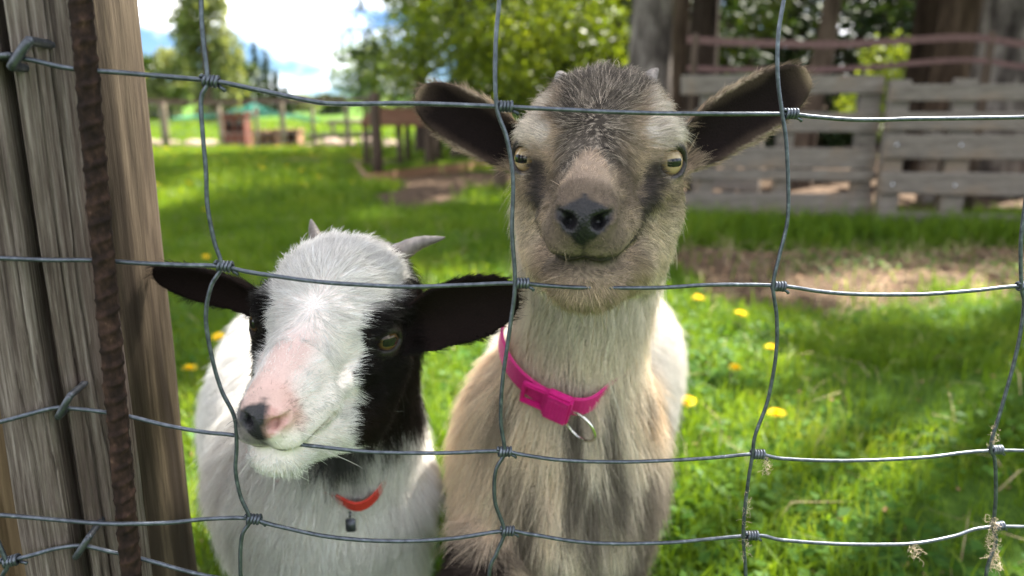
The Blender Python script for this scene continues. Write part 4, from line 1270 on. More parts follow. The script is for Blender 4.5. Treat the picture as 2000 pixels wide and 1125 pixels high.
def sdf_normal(sdf, P, e=0.0012):
    g = np.stack([sdf(P + np.eye(3)[k] * e) - sdf(P - np.eye(3)[k] * e) for k in range(3)], 1)
    return g / (np.linalg.norm(g, axis=1)[:, None] + 1e-12)

# --- coat materials
def coat_mat(name, rough=0.55, trans=0.25, spec=0.25, wet=False):
    m, nt, b, out = mat_new(name)
    a = nd(nt, 'ShaderNodeAttribute', attribute_name='coat')
    nt.links.new(a.outputs['Color'], b.inputs['Base Color'])
    b.inputs['Roughness'].default_value = rough
    b.inputs['Specular IOR Level'].default_value = spec
    if wet:
        for key, dry, moist in (('Roughness', .8, .36), ('Specular IOR Level', .05, .3)):
            mr = nd(nt, 'ShaderNodeMapRange')
            mr.inputs['To Min'].default_value = dry; mr.inputs['To Max'].default_value = moist
            nt.links.new(a.outputs['Alpha'], mr.inputs['Value'])
            nt.links.new(mr.outputs[0], b.inputs[key])
    if trans:
        tr = nd(nt, 'ShaderNodeBsdfTranslucent')
        nt.links.new(a.outputs['Color'], tr.inputs['Color'])
        ms = nd(nt, 'ShaderNodeMixShader')
        ms.inputs[0].default_value = trans
        nt.links.new(b.outputs[0], ms.inputs[1])
        nt.links.new(tr.outputs[0], ms.inputs[2])
        nt.links.new(ms.outputs[0], out.inputs['Surface'])
    return m
m_skin = coat_mat('goat skin', 0.36, 0.0, 0.45, True)
_nt = m_skin.node_tree
_tc = nd(_nt, 'ShaderNodeTexCoord')
_vo = nd(_nt, 'ShaderNodeTexVoronoi', Scale=620.0)
_nt.links.new(_tc.outputs['Object'], _vo.inputs['Vector'])
_bp = nd(_nt, 'ShaderNodeBump', Strength=0.55, Distance=0.0006)
_nt.links.new(_vo.outputs['Distance'], _bp.inputs['Height'])
_nt.links.new(_bp.outputs['Normal'], _nt.nodes['Principled BSDF'].inputs['Normal'])
m_fur = coat_mat('goat fur', 0.5, 0.22, 0.12)

def eye_mat(name, iris_in, iris_out):
    """goat eye: amber iris with a level slit pupil; object space, z = gaze, x = level"""
    m, nt, b, out = mat_new(name)
    tc = nd(nt, 'ShaderNodeTexCoord')
    sx = nd(nt, 'ShaderNodeSeparateXYZ')
    nt.links.new(tc.outputs['Object'], sx.inputs[0])
    def mth(op, a, bb=None):
        n = nd(nt, 'ShaderNodeMath', operation=op)
        for i, v in enumerate((a, bb)):
            if v is None: continue
            if isinstance(v, (int, float)): n.inputs[i].default_value = v
            else: nt.links.new(v, n.inputs[i])
        return n.outputs[0]
    X, Y = sx.outputs[0], sx.outputs[1]
    r = mth('SQRT', mth('ADD', mth('POWER', X, 2), mth('POWER', Y, 2)))
    ns = nd(nt, 'ShaderNodeTexNoise', Scale=420.0, Detail=4.0)
    nt.links.new(tc.outputs['Object'], ns.inputs['Vector'])
    rr = mth('ADD', mth('MULTIPLY', r, 100), mth('MULTIPLY', mth('SUBTRACT', ns.outputs['Fac'], 0.5), 0.18))
    ir = ramp(nt, rr, [(0.0, iris_in), (0.55, iris_in), (0.82, iris_out), (0.93, (0.02, 0.014, 0.01)), (1.05, (0.03, 0.02, 0.015))])
    # pupil: rounded level slit
    px = mth('POWER', mth('DIVIDE', X, 0.0058), 4)
    py = mth('POWER', mth('DIVIDE', Y, 0.0029), 4)
    pin = mth('LESS_THAN', mth('ADD', px, py), 1.0)
    mx = nd(nt, 'ShaderNodeMix', data_type='RGBA')
    nt.links.new(pin, mx.inputs[0])
    nt.links.new(ir.outputs['Color'], mx.inputs[6])
    mx.inputs[7].default_value = (0.006, 0.006, 0.008, 1)
    nt.links.new(mx.outputs[2], b.inputs['Base Color'])
    b.inputs['Roughness'].default_value = 0.08
    b.inputs['Specular IOR Level'].default_value = 0.3
    b.inputs['Coat Weight'].default_value = 0.25
    b.inputs['Coat Roughness'].default_value = 0.03
    return m

m_horn = noisy('horn', [(0.3, (0.10, 0.085, 0.075)), (0.6, (0.22, 0.195, 0.18)), (0.8, (0.34, 0.31, 0.29))], (120, 120, 60), rough=0.5, bump=0.25, dist=0.0008, spec=0.4)
m_lash = flat_mat('whisker', (0.5, 0.45, 0.4), 0.5)

def horn_mesh(base, mid, tip, r0):
    C = catmull([base, mid, tip], 14)
    t = np.linspace(0, 1, len(C))
    rad = r0 * (1 - t) ** 0.75 * 0.96 + r0 * 0.05
    rad = rad * (1 + 0.03 * np.sin(t * 40))
    return tube_arrays(C, rad, 14)

class Goat:
    pass

def make_goat(name, label, g):
    G = Goat()
    E, N = np.array(g['eyes']), np.array(g['nose'])
    sc = np.linalg.norm(N - E) / 12.9 / 0.01           # scale against the generic 12.9 cm eye-to-nose length
    B = (N - E) / np.linalg.norm(N - E)
    X = np.array(g['xhint'], dtype=float); X -= B * (X @ B); X /= np.linalg.norm(X)
    U = np.cross(B, X)
    ang = math.atan2(1.2, 12.8)
    Fd = B * math.cos(ang) + U * math.sin(ang)
    Ud = np.cross(Fd, X)
    M = np.stack([X, Fd, Ud], 1)                       # columns: head axes in the world
    k = 0.01 * sc
    to_l = lambda P: (P - E) @ M / k
    to_w = lambda q: np.array(q, dtype=float) @ M.T * k + E
    G.to_l, G.to_w, G.k, G.M = to_l, to_w, k, M
    ears = []
    for side in (0, 1):
        eb = np.array(g['ear_base'][side]); et = to_l(np.array(g['ear_tip'][side]))
        opn = np.array(g['ear_open'][side]) @ M
        ears.append(ear_frame(eb, et, opn))
    G.ears = ears
    def body_sdf(P):
        d = None
        for a, b, ra, rb, kk in g['body']:
            e = s_cone(P, a, b, ra, rb)
            d = e if d is None else smin(d, e, kk)
        return d
    def ears_sdf(q):
        return np.minimum(ear_sdf(q, ears[0], g['ear_w'][0], g['ear_cup']), ear_sdf(q, ears[1], g['ear_w'][1], g['ear_cup']))
    def sdf(P):
        q = to_l(P)
        near = (np.abs(q) < 18).all(1)
        db = body_sdf(P)
        out = db.copy()
        if near.any():
            qq = q[near]
            dh = head_sdf(qq, g)
            dh = smin(dh, ears_sdf(qq), 0.7)
            out[near] = smin(dh * k, db[near], 0.03)
        return out
    G.sdf = sdf
    V, F = surface_net(sdf, g['lo'], g['hi'], g.get('h', 0.0021))
    for _ in range(1):
        nr = sdf_normal(sdf, V)
        V = V - nr * (sdf(V)[:, None]) * 0.8
    nr = sdf_normal(sdf, V)
    G.V, G.F, G.N = V, F, nr
    root = thing(name, label, 'goat', (g['foot'][0], g['foot'][1], 0))
    G.root = root
    me = mesh_np('body', V, F, True)
    col, ln, dens, skin = g['coat'](G, V, nr)
    set_color(me, skin[:, :3], alpha=skin[:, 3])
    link('body', me, m_skin, root)
    # eyes
    gz = np.array(g['gaze']); gz = gz / np.linalg.norm(gz)
    for s in (-1, 1):
        gl = gz * np.array([s, 1, 1])
        gz_w = M @ gl
        lv = M @ np.cross((0, 0, 1.0), gl); lv -= gz_w * (lv @ gz_w); lv /= np.linalg.norm(lv)
        roll = g.get('pupil_roll', 0.0) * s
        up = np.cross(gz_w, lv)
        lv, up = lv * math.cos(roll) + up * math.sin(roll), up * math.cos(roll) - lv * math.sin(roll)
        bm = bmesh.new()
        bmesh.ops.create_uvsphere(bm, u_segments=32, v_segments=20, radius=1.24 * k)
        me = bpy.data.meshes.new('eye'); bm.to_mesh(me); bm.free()
        me.polygons.foreach_set('use_smooth', np.ones(len(me.polygons), dtype=bool))
        o = bpy.data.objects.new('eye', me); COL.objects.link(o)
        me.materials.append(g['eye_mat'])
        o.parent = root
        c = to_w(EYE_C * np.array([s, 1, 1]))
        mw = Matrix.Identity(4)
        for r_ in range(3):
            mw[r_][0], mw[r_][1], mw[r_][2], mw[r_][3] = lv[r_], up[r_], gz_w[r_], c[r_]
        o.matrix_parent_inverse = root.matrix_basis.inverted()
        o.matrix_basis = mw
    for hb, hm, ht, r0 in g['horns']:
        Vh, Fh = horn_mesh(hb, hm, ht, r0)
        MB().add(Vh, Fh).build('horn', m_horn, root, True)
    return G

def make_fur(G, g, name='fur', n=60000, npts=5, seed=1, only=None, width=0.00028):
    r = np.random.default_rng(seed)
    V, F = G.V, G.F
    tri = np.concatenate([F[:, [0, 1, 2]], F[:, [0, 2, 3]]])
    A, Bv, Cv = V[tri[:, 0]], V[tri[:, 1]], V[tri[:, 2]]
    area = 0.5 * np.linalg.norm(np.cross(Bv - A, Cv - A), axis=1)
    cen = (A + Bv + Cv) / 3
    nrm = G.N[tri[:, 0]]
    col, ln, dens, _ = g['coat'](G, cen, nrm)
    view = cen - np.array((0, 0, CAM_Z)); view /= np.linalg.norm(view, axis=1)[:, None]
    facing = -(nrm * view).sum(1)
    w = area * dens * np.where(facing > -0.35, 1.0, 0.3)       # the far side carries a thinner coat
    w /= w.sum()
    ti = r.choice(len(tri), size=n, p=w)
    u1, u2 = r.random(n), r.random(n)
    fl = u1 + u2 > 1
    u1[fl], u2[fl] = 1 - u1[fl], 1 - u2[fl]
    P = A[ti] + (Bv[ti] - A[ti]) * u1[:, None] + (Cv[ti] - A[ti]) * u2[:, None]
    Nn = G.N[tri[ti, 0]] * (1 - u1 - u2)[:, None] + G.N[tri[ti, 1]] * u1[:, None] + G.N[tri[ti, 2]] * u2[:, None]
    Nn /= np.linalg.norm(Nn, axis=1)[:, None]
    col, ln, _, _ = g['coat'](G, P, Nn)
    D, lift = g['groom'](G, P, Nn)
    D = D - Nn * (D * Nn).sum(1)[:, None]
    D /= np.linalg.norm(D, axis=1)[:, None] + 1e-9
    # locks: hairs lean together in uneven clumps
    def jit(freq, s):
        return np.stack([fbm(P * freq, s + 17 * kk, 2) for kk in range(3)], 1)
    D = D + 0.30 * jit(55, 3) + 0.22 * jit(170, 40) + r.normal(0, 0.11, P.shape) * 1.25
    D = D - Nn * (D * Nn).sum(1)[:, None]
    D /= np.linalg.norm(D, axis=1)[:, None] + 1e-9
    ln = ln * np.clip(r.normal(1.0, 0.22, n), 0.35, 1.7) * (1 + 0.3 * fbm(P * 130, 77, 2))
    q_ = G.to_l(P)
    ln = ln * np.where((r.random(n) < .012) & (q_[:, 1] > 8) & (head_w(q_) > .5), 3.2, 1)
    lift = np.clip(lift + r.normal(0, 0.12, n) + 0.12 * fbm(P * 90, 60, 2), 0.03, 1.3)
    t = np.linspace(0, 1, npts)
    pts = np.empty((n, npts, 3))
    grav = np.array((0, 0, -1.0))
    p = P - Nn * 0.0006
    pts[:, 0] = p
    for kk in range(1, npts):
        tt = t[kk]
        d = D + Nn * (lift * (1.25 - 0.9 * tt))[:, None] + grav * (0.22 * tt * np.clip(ln / 0.03, 0, 1))[:, None]
        d /= np.linalg.norm(d, axis=1)[:, None]
        p = p + d * (ln / (npts - 1))[:, None]
        pts[:, kk] = p
    # draw tips of long hair towards the middle of their lock
    cs = np.clip(ln * 0.33, 0.0025, 0.011)
    cs = np.where(cs > 0.006, 0.0085, 0.0040)
    cell = np.floor(P / cs[:, None]).astype(np.int64)
    cj = np.stack([_h(cell[:, 0], cell[:, 1], cell[:, 2], 90 + kk) for kk in range(3)], 1)
    cpt = (cell + 0.2 + 0.6 * cj) * cs[:, None]
    dv = cpt - P
    dv -= Nn * (dv * Nn).sum(1)[:, None]
    dvl = np.linalg.norm(dv, axis=1)
    dv *= np.minimum(1, 1.2 * cs / (dvl + 1e-9))[:, None]
    amt = np.where(ln > .018, .88, .66) * (0.45 + 0.55 * _h(cell[:, 0], cell[:, 1], cell[:, 2], 200))
    for kk in range(1, npts):
        pts[:, kk] += dv * (amt * t[kk] ** 1.5)[:, None]
    cu = bpy.data.hair_curves.new(name)
    cu.add_curves([npts] * n)
    cu.attributes['position'].data.foreach_set('vector', pts.astype(np.float32).ravel())
    ra = cu.attributes.get('radius') or cu.attributes.new('radius', 'FLOAT', 'POINT')
    wd = width * (0.7 + 0.6 * r.random(n)) * np.clip(0.75 + ln / 0.05, 0.8, 1.35)
    ra.data.foreach_set('value', (wd[:, None] * 0.5 * np.array([1.0, 1.0, 0.9, 0.65, 0.2] if npts == 5 else np.interp(t, [0, .5, 1], [1, .9, .2]))[None]).astype(np.float32).ravel())
    # every hair its own shade
    lock = .72 + .5 * _h(cell[:, 0], cell[:, 1], cell[:, 2], 333)
    lock = np.where(col.mean(1) > .62, .9 + .16 * (lock - .72) / .5, lock)
    v = lock * np.clip(r.normal(1, 0.13, n), 0.55, 1.5) * (1 + 0.10 * fbm(P * 160, 300, 2))
    set_color(cu, np.clip(col * v[:, None], 0.004, 0.9), 'coat', 'CURVE')
    o = bpy.data.objects.new(name, cu)
    COL.objects.link(o)
    cu.materials.append(m_fur)
    o.parent = G.root
    o.matrix_parent_inverse = G.root.matrix_basis.inverted()
    return o
# ------------------------------------------------------------------ goat settings
def rnd(P, s):
    q = np.floor(P * 9000).astype(np.int64)
    return _h(q[:, 0], q[:, 1], q[:, 2], s)

def ear_info(G, q):
    """ear weight (1 = on an ear), inside flag, s, |w|"""
    best_w = np.zeros(len(q)); ins = np.zeros(len(q)); ss = np.zeros(len(q)); ww = np.zeros(len(q)); which = np.zeros(len(q), int)
    for i, E in enumerate(G.ears):
        s, w, n, L = ear_coords(q, E)
        d = ear_sdf(q, E, G.g['ear_w'][i], G.g['ear_cup'])
        ok = (d < 0.35) & (s > 0.02)
        wt = np.where(ok, sstep(0.02, 0.22, s), 0)
        m = wt > best_w
        best_w = np.where(m, wt, best_w); ss = np.where(m, s, ss); ww = np.where(m, np.abs(w) / G.g['ear_w'][i], ww); which = np.where(m, i, which)
    return best_w, ss, ww, which

def head_w(q):
    r = np.sqrt((q[:, 0] / 8.0) ** 2 + ((q[:, 1] - 3.5) / 12.5) ** 2 + ((q[:, 2] + 1.0) / 8.6) ** 2)
    return 1 - sstep(0.95, 1.15, r)

def coat_common(G, P, N):
    q = G.to_l(P)
    nl = N @ G.M
    ew, es, eww, which = ear_info(G, q)
    inside = np.zeros(len(P))
    for i, E in enumerate(G.ears):
        inside = np.where((which == i) & (ew > 0), (nl @ E[3]) > 0.1, inside)
    hw = head_w(q)
    return q, nl, ew, es, eww, inside.astype(float), hw

def lengths(G, q, nl, ew, es, eww, inside, hw, P, body_len):
    x, f, u = np.abs(q[:, 0]), q[:, 1], q[:, 2]
    top, jaw = G.g['top_len'], G.g['jaw_len']
    ln = np.interp(f, [-8, -4, 0, 3, 6, 9, 11, 13], [top, top, top * .75, .010, .0065, .0050, .0038, .0028])
    side = sstep(0.5, -2.5, u)
    ls = np.interp(f, [-6, -2, 2, 5, 8, 11, 13], [.020, .014, .0095, .008, .0065, .0048, .003])
    ln = ln * (1 - side) + ls * side
    under = sstep(-4.2, -6.0, u) * sstep(12, 9, f)
    ln = ln * (1 - under) + jaw * under
    ln = ln * hw + body_len * (1 - hw)
    le = np.where(inside > .5, 0.0032 + 0.004 * sstep(.75, 1.0, eww), 0.0075)
    ln = ln * (1 - ew) + le * ew
    eyed = np.linalg.norm(np.stack([x, f, u], 1) - (EYE_C + np.array((.5, .5, .1))), axis=1)
    ln = ln * (0.3 + 0.7 * sstep(1.0, 2.4, eyed))
    pw = np.interp(u, [-4.0, -3.5, -2.9, -2.5, -1.9, -1.4, -.9, -.5, -.2], [.06, .08, .12, .4, 1.15, 1.5, 1.45, .9, .1])
    pad = sstep(10.7, 11.2, f) * (u < 0) * (u > -3.8) * sstep(pw + .22, pw - .12, x + .12 * fbm(P * 200, 9, 2))
    ul = np.interp(f, [7.6, 9.6, 11.6, 12.7], [-3.05, -3.58, -3.9, -3.95])
    near_lip = np.exp(-((u - ul - .25) / .7) ** 2) * sstep(7.0, 8.4, f)
    lip = np.exp(-((u - ul) / 0.2) ** 2) * sstep(8.0, 9.4, f)
    ln = ln * (1 - .72 * near_lip)
    dens = (1 - pad) * (1 - 0.85 * lip) * (0.35 + 0.65 * sstep(1.12, 1.5, eyed))
    dens = dens * np.where(eyed < 1.12, 0, 1)
    ln = ln * (1 - 0.85 * pad)
    return ln, dens, pad, lip, eyed

def groom_common(G, P, N):
    q = G.to_l(P); nl = N @ G.M
    ew, es, eww, which = ear_info(G, q)
    hw = head_w(q)
    x, f, u = q[:, 0], q[:, 1], q[:, 2]
    D = np.zeros_like(P)
    low = sstep(0.5, -2.0, u)
    dl = np.stack([0.10 * x + G.g.get('fan', 0.0) * x * sstep(5, 1, f), -1.0 + 0 * f, -0.75 * low + 0.1 * (1 - low)], 1)
    whorl = G.g.get('whorl')
    if whorl is not None:                              # hair fans out from a point between the eyes
        rr = np.stack([x, (f - whorl), 0 * u], 1)
        wgt = sstep(7.5, 1.0, np.abs(f - whorl)) * (1 - low)
        dl = dl * (1 - wgt[:, None]) + wgt[:, None] * (rr / (np.linalg.norm(rr, axis=1)[:, None] + .6) + np.array((0, -.35, 0)))
    DH = dl @ G.M.T
    DB = np.tile(np.array(G.g['body_flow'], dtype=float), (len(P), 1))
    D = DH * hw[:, None] + DB * (1 - hw)[:, None]
    for i, E in enumerate(G.ears):
        m = (which == i) & (ew > 0)
        ax = E[1] @ G.M.T
        s, w, n, L = ear_coords(q, E)
        side = (np.sign(w) * np.clip(np.abs(w) / G.g['ear_w'][i], 0, 1.2) ** 2)[:, None] * (E[2] @ G.M.T)[None]
        D = np.where(m[:, None], ax[None] + 0.7 * side, D)
    lift = np.where(ew > 0, 0.35, 0.24 * hw + 0.44 * (1 - hw))
    lift = lift + hw * 0.20 * sstep(2.5, 4.5, u) * sstep(4, 0, f)
    return D, lift

def brown_coat(G, P, N):
    q, nl, ew, es, eww, inside, hw = coat_common(G, P, N)
    x, f, u = np.abs(q[:, 0]), q[:, 1], q[:, 2]
    xs = q[:, 0]
    n1 = fbm(P * 45, 5, 3); n2 = fbm(P * 120, 25, 2); r1 = rnd(P, 3)
    tan, cream = np.array((.43, .33, .235)), np.array((.72, .60, .45))
    dark, white = np.array((.03, .026, .026)), np.array((.70, .66, .60))
    c = np.tile(tan, (len(P), 1))
    c = lerp(c, cream, sstep(-1.6, -4.5, u + n1 * .5) * sstep(6.5, 2.5, f) * .95)
    c = lerp(c, (.66, .60, .52), sstep(2.7, 3.6, x + .5 * n1) * sstep(.6, 1.8, u) * sstep(-3, 0, f) * .85)        # pale above the eyes
    # forehead: peppered dark hair running down in a V
    wv = np.interp(f, [-9, -4, -1, 2, 5, 8, 9.5, 10.5], [5.8, 4.9, 3.9, 3.0, 2.7, 2.4, 1.9, 1.0])
    fm = sstep(wv, wv - 1.3, x + .8 * n1) * sstep(-.5, .5, u) * sstep(10.6, 8.6, f + .6 * n1)
    bw = np.interp(f, [6.4, 7.6, 9.5, 12], [0, .7, 1.35, 1.8])
    br = sstep(bw + .35, bw - .35, x + .3 * n1) * sstep(6.0, 7.4, f)                                        # tan bridge cuts into the V
    fm = fm * (1 - .92 * br)
    pep = np.where(r1 < .76, 1, 0)
    fcol = lerp((.44, .375, .30), dark * .5, pep * (.82 + .18 * n2))
    c = lerp(c, fcol, fm * .95)
    # dark stripe running down from each eye towards the muzzle
    px = 3.55 + .32 * (u + 1.2)
    st = np.exp(-((x - px) / .72) ** 2) * sstep(1.6, 3.0, f) * sstep(9.0, 6.5, f) * sstep(-3.6, -2.2, u + .3 * n1) * sstep(.7, -.2, u)
    c = lerp(c, dark * 1.3, np.clip(st * 1.15, 0, .95))
    lid = np.exp(-((np.linalg.norm(np.stack([x, f, u], 1) - (EYE_C + np.array((.75, .6, .1))), axis=1) - .95) / .28) ** 2)
    c = lerp(c, (.05, .04, .035), np.clip(lid, 0, 1) * .9)
    c = lerp(c, (.54, .415, .31), br * sstep(6, 8, f) * sstep(11.6, 10.4, f) * .8)
    # brindled hairs over the cheeks and muzzle sides
    bri = np.where(rnd(P, 8) < .30 + .25 * n2, 1.0, 0) * sstep(.4, -.4, u) * sstep(-7, -4.5, u) * sstep(-3, 1, f)
    c = lerp(c, (.075, .06, .05), bri * .62)
    c = lerp(c, (.10, .075, .058), sstep(1.2, 2.0, x + .4 * n2) * sstep(3.6, 2.6, x) * sstep(4.0, 6.0, f) * sstep(11.5, 10, f) * sstep(-1.9, -.7, u + .5 * n1) * .72)
    # muzzle
    c = lerp(c, (.15, .115, .09), sstep(9.6, 11.6, f + .5 * n1) * sstep(-3.9, -2.6, u) * .75)
    um = np.interp(f, [7.6, 9.6, 11.6, 12.7], [-3.05, -3.58, -3.9, -3.95])
    c = lerp(c, (.03, .026, .024), np.clip(1.3 * np.exp(-((u - um) / .36) ** 2), 0, 1) * sstep(7.0, 8.2, f))
    c = lerp(c, (.05, .043, .038), sstep(-3.7, -4.0, u) * sstep(-5.5, -4.4, u + .4 * n1) * sstep(8.0, 10.0, f) * .7)
    c = lerp(c, (.42, .32, .225), sstep(-5.0, -5.6, u) * sstep(5, 8, f) * .8)
    # neck and body
    ax = P[:, 0] - np.interp(P[:, 1], [.55, .70, 1.1], [.045, .045, .10])
    bodyc = np.tile(np.array((.78, .68, .55)), (len(P), 1))
    bodyc = lerp(bodyc, (.84, .68, .51), sstep(.01, -.05, ax + .02 * n1))
    bodyc = lerp(bodyc, (.62, .48, .34), sstep(.055, .085, ax + .02 * n1) * sstep(.30, .36, P[:, 2]))
    bodyc = lerp(bodyc, (.70, .63, .54), sstep(.42, .48, P[:, 2]) * .9)                             # pale throat
    streak = sstep(.0, .7, fbm(P * np.array((95, 95, 14)), 66, 3) + .25 * sstep(.36, .28, P[:, 2]) + .22 * sstep(.05, .0, np.abs(ax - .01)))
    bodyc = lerp(bodyc, (.10, .08, .065), streak * .85 * sstep(.42, .37, P[:, 2]) * sstep(-.085, -.03, ax))
    bodyc = lerp(bodyc, (.13, .10, .085), sstep(.04, .075, ax) * sstep(.325, .28, P[:, 2] + .02 * n1) * .8)
    bodyc = lerp(bodyc, white, sstep(.74, .82, P[:, 1] + .03 * n1))
    leg = sstep(.255, .235, P[:, 2] + .006 * n1) * sstep(.004, -.012, P[:, 0]) * sstep(.66, .62, P[:, 1])
    bodyc = lerp(bodyc, (.035, .026, .022), leg)
    c = c * hw[:, None] + bodyc * (1 - hw)[:, None]
    # ears
    ec = lerp((.34, .25, .165), (.06, .042, .032), inside * sstep(1.0, .82, eww) * sstep(1.0, .92, es))
    ec = lerp(ec, (.012, .008, .0075), inside * sstep(.86, .5, eww + .1 * n1) * sstep(.98, .8, es))
    ec = lerp(ec, (.50, .40, .29), sstep(.84, .97, eww) * .8)
    ec = lerp(ec, (.15, .11, .08), (1 - inside) * sstep(.5, .9, es) * .7)
    c = c * (1 - ew)[:, None] + ec * ew[:, None]
    bl = np.interp(P[:, 1], [.5, .62, .8], [.034, .036, .030]) * (0.75 + .25 * sstep(.5, .40, P[:, 2]))
    ln, dens, pad, lip, eyed = lengths(G, q, nl, ew, es, eww, inside, hw, P, bl)
    low = np.maximum(sstep(.2, .12, P[:, 2]), leg * .8)
    ln = ln * (1 - low) + .008 * low
    dens = dens * (0.25 + 0.75 * np.maximum(hw, ew)) * np.where(P[:, 2] < .035, 0, 1) * np.where((ew > .5) & (inside > .5) & (eww < .85), .3, 1)
    skin = c * (.75 - .2 * (1 - ew))[:, None]
    skin = lerp(skin, (.012, .0115, .013), pad)
    skin = lerp(skin, (.03, .026, .026), np.clip(lip * 1.2, 0, 1))
    skin = lerp(skin, (.025, .02, .018), np.where(eyed < 1.2, 1.0, 0))
    skin = lerp(skin, (.05, .045, .04), np.where(P[:, 2] < .035, 1.0, 0))
    eye_rim = np.where(eyed < 1.6, 1.0, 0)
    return c, ln, dens, np.column_stack([skin, np.clip(pad + lip + eye_rim, 0, 1)])

def white_coat(G, P, N):
    q, nl, ew, es, eww, inside, hw = coat_common(G, P, N)
    x, f, u = np.abs(q[:, 0]), q[:, 1], q[:, 2]
    xs = q[:, 0]
    n1 = fbm(P * 60, 15, 3); n2 = fbm(P * 140, 35, 2)
    white, black = np.array((.80, .78, .745)), np.array((.010, .008, .0075))
    c = np.tile(white, (len(P), 1))
    wb = np.interp(f, [-9, -5, -2.5, 0, 2, 4, 6, 7.5], [3.4, 4.2, 4.5, 3.6, 3.3, 3.35, 3.7, 4.5])
    bm = sstep(wb - .18, wb + .22, x + .30 * n1 + .10 * n2) * sstep(5.4, 4.6, f + .35 * n1 + .25 * (u + 1))
    crown = sstep(2.4, 3.1, u + .3 * n1) * sstep(-8, -5, f)
    bm = bm * (1 - crown)
    brownish = lerp(black, (.014, .009, .0075), sstep(-2.5, -6, u))
    c = c * (1 - bm)[:, None] + brownish * bm[:, None]
    pink = sstep(2.0, .7, x + .35 * n1) * sstep(4.0, 7.5, f + .5 * n1) * sstep(-1.6, -.4, u)
    pk = pink * (.14 + .5 * sstep(9.3, 11.5, f))
    c = lerp(c, (.64, .45, .39), pk)
    c = lerp(c, (.62, .40, .35), sstep(10.0, 11.4, f) * sstep(-.6, .3, xs) * sstep(-2.6, -1.4, u) * .8)
    spk = sstep(11.3, 12.0, f + .3 * n1) * sstep(1.0, 0.2, xs + .5 * n1) * sstep(-4.1, -3.7, u)
    c = lerp(c, (.09, .085, .09), spk * .85)
    um = np.interp(f, [7.6, 9.6, 11.6, 12.7], [-3.05, -3.58, -3.9, -3.95])
    c = lerp(c, (.26, .19, .17), np.exp(-((u - um) / .28) ** 2) * sstep(6.9, 8.2, f) * .8)
    lid = np.exp(-((np.linalg.norm(np.stack([x, f, u], 1) - (EYE_C + np.array((.75, .6, .1))), axis=1) - .95) / .28) ** 2)
    c = lerp(c, (.02, .016, .014), np.clip(lid, 0, 1))
    bodyc = np.tile(white, (len(P), 1))
    # black patch running from the cheek down the near side of the neck
    d_n = (P[:, 0] - np.interp(P[:, 2], [.32, .40], [-.102, -.085])) / np.interp(P[:, 2], [.32, .40], [.022, .048])
    neck = sstep(1.0, .55, np.abs(d_n + .5 * n1)) * sstep(.312, .345, P[:, 2] + .012 * n1) * sstep(.70, .64, P[:, 1])
    thr = np.exp(-((P[:, 0] + .152) / .024) ** 2 - ((P[:, 2] - .345) / .028) ** 2) * sstep(.66, .62, P[:, 1])
    bodyc = lerp(bodyc, (.02, .014, .012), np.clip(neck, 0, 1))
    bodyc = lerp(bodyc, (.03, .028, .03), np.clip(thr * 2.4 * (1 + .5 * n1), 0, .95))
    c = c * hw[:, None] + bodyc * (1 - hw)[:, None]
    ec = lerp((.024, .015, .012), (.011, .0075, .007), inside)
    c = c * (1 - ew)[:, None] + ec * ew[:, None]
    bl = np.interp(P[:, 1], [.5, .62, .8], [.022, .025, .024])
    ln, dens, pad, lip, eyed = lengths(G, q, nl, ew, es, eww, inside, hw, P, bl)
    low = sstep(.2, .12, P[:, 2])
    ln = ln * (1 - low) + .008 * low
    ln = ln * (1 - .35 * pink)
    dens = dens * (1 - .12 * pink) * (0.22 + 0.78 * np.maximum(hw, ew)) * np.where(P[:, 2] < .035, 0, 1) * np.where((ew > .5) & (inside > .5) & (eww < .85), .3, 1)
    skin = lerp(c, c * np.array((.95, .80, .76)), .5)
    skin = lerp(skin, (.60, .42, .37), pink * .8)
    pdk = lerp((.022, .021, .024), (.50, .29, .25), sstep(.35, .75, xs + .2 * n1))
    skin = skin * (1 - pad)[:, None] + pdk * pad[:, None]
    skin = lerp(skin, (.10, .07, .07), np.clip(lip * .9, 0, 1))
    skin = lerp(skin, (.02, .016, .015), np.where(eyed < 1.2, 1.0, 0))
    skin = lerp(skin, (.06, .05, .045), np.where(P[:, 2] < .035, 1.0, 0))
    eye_rim = np.where(eyed < 1.6, 1.0, 0)
    return c, ln, dens, np.column_stack([skin, np.clip(pad + lip + eye_rim, 0, 1)])

eye_gold = eye_mat('gold eye', (.36, .26, .14), (.20, .13, .06))
eye_dim = eye_mat('amber eye', (.085, .048, .02), (.035, .02, .01))

def leg(pts, radii, k=0.015):
    return [(pts[i], pts[i + 1], radii[i], radii[i + 1], k) for i in range(len(pts) - 1)]

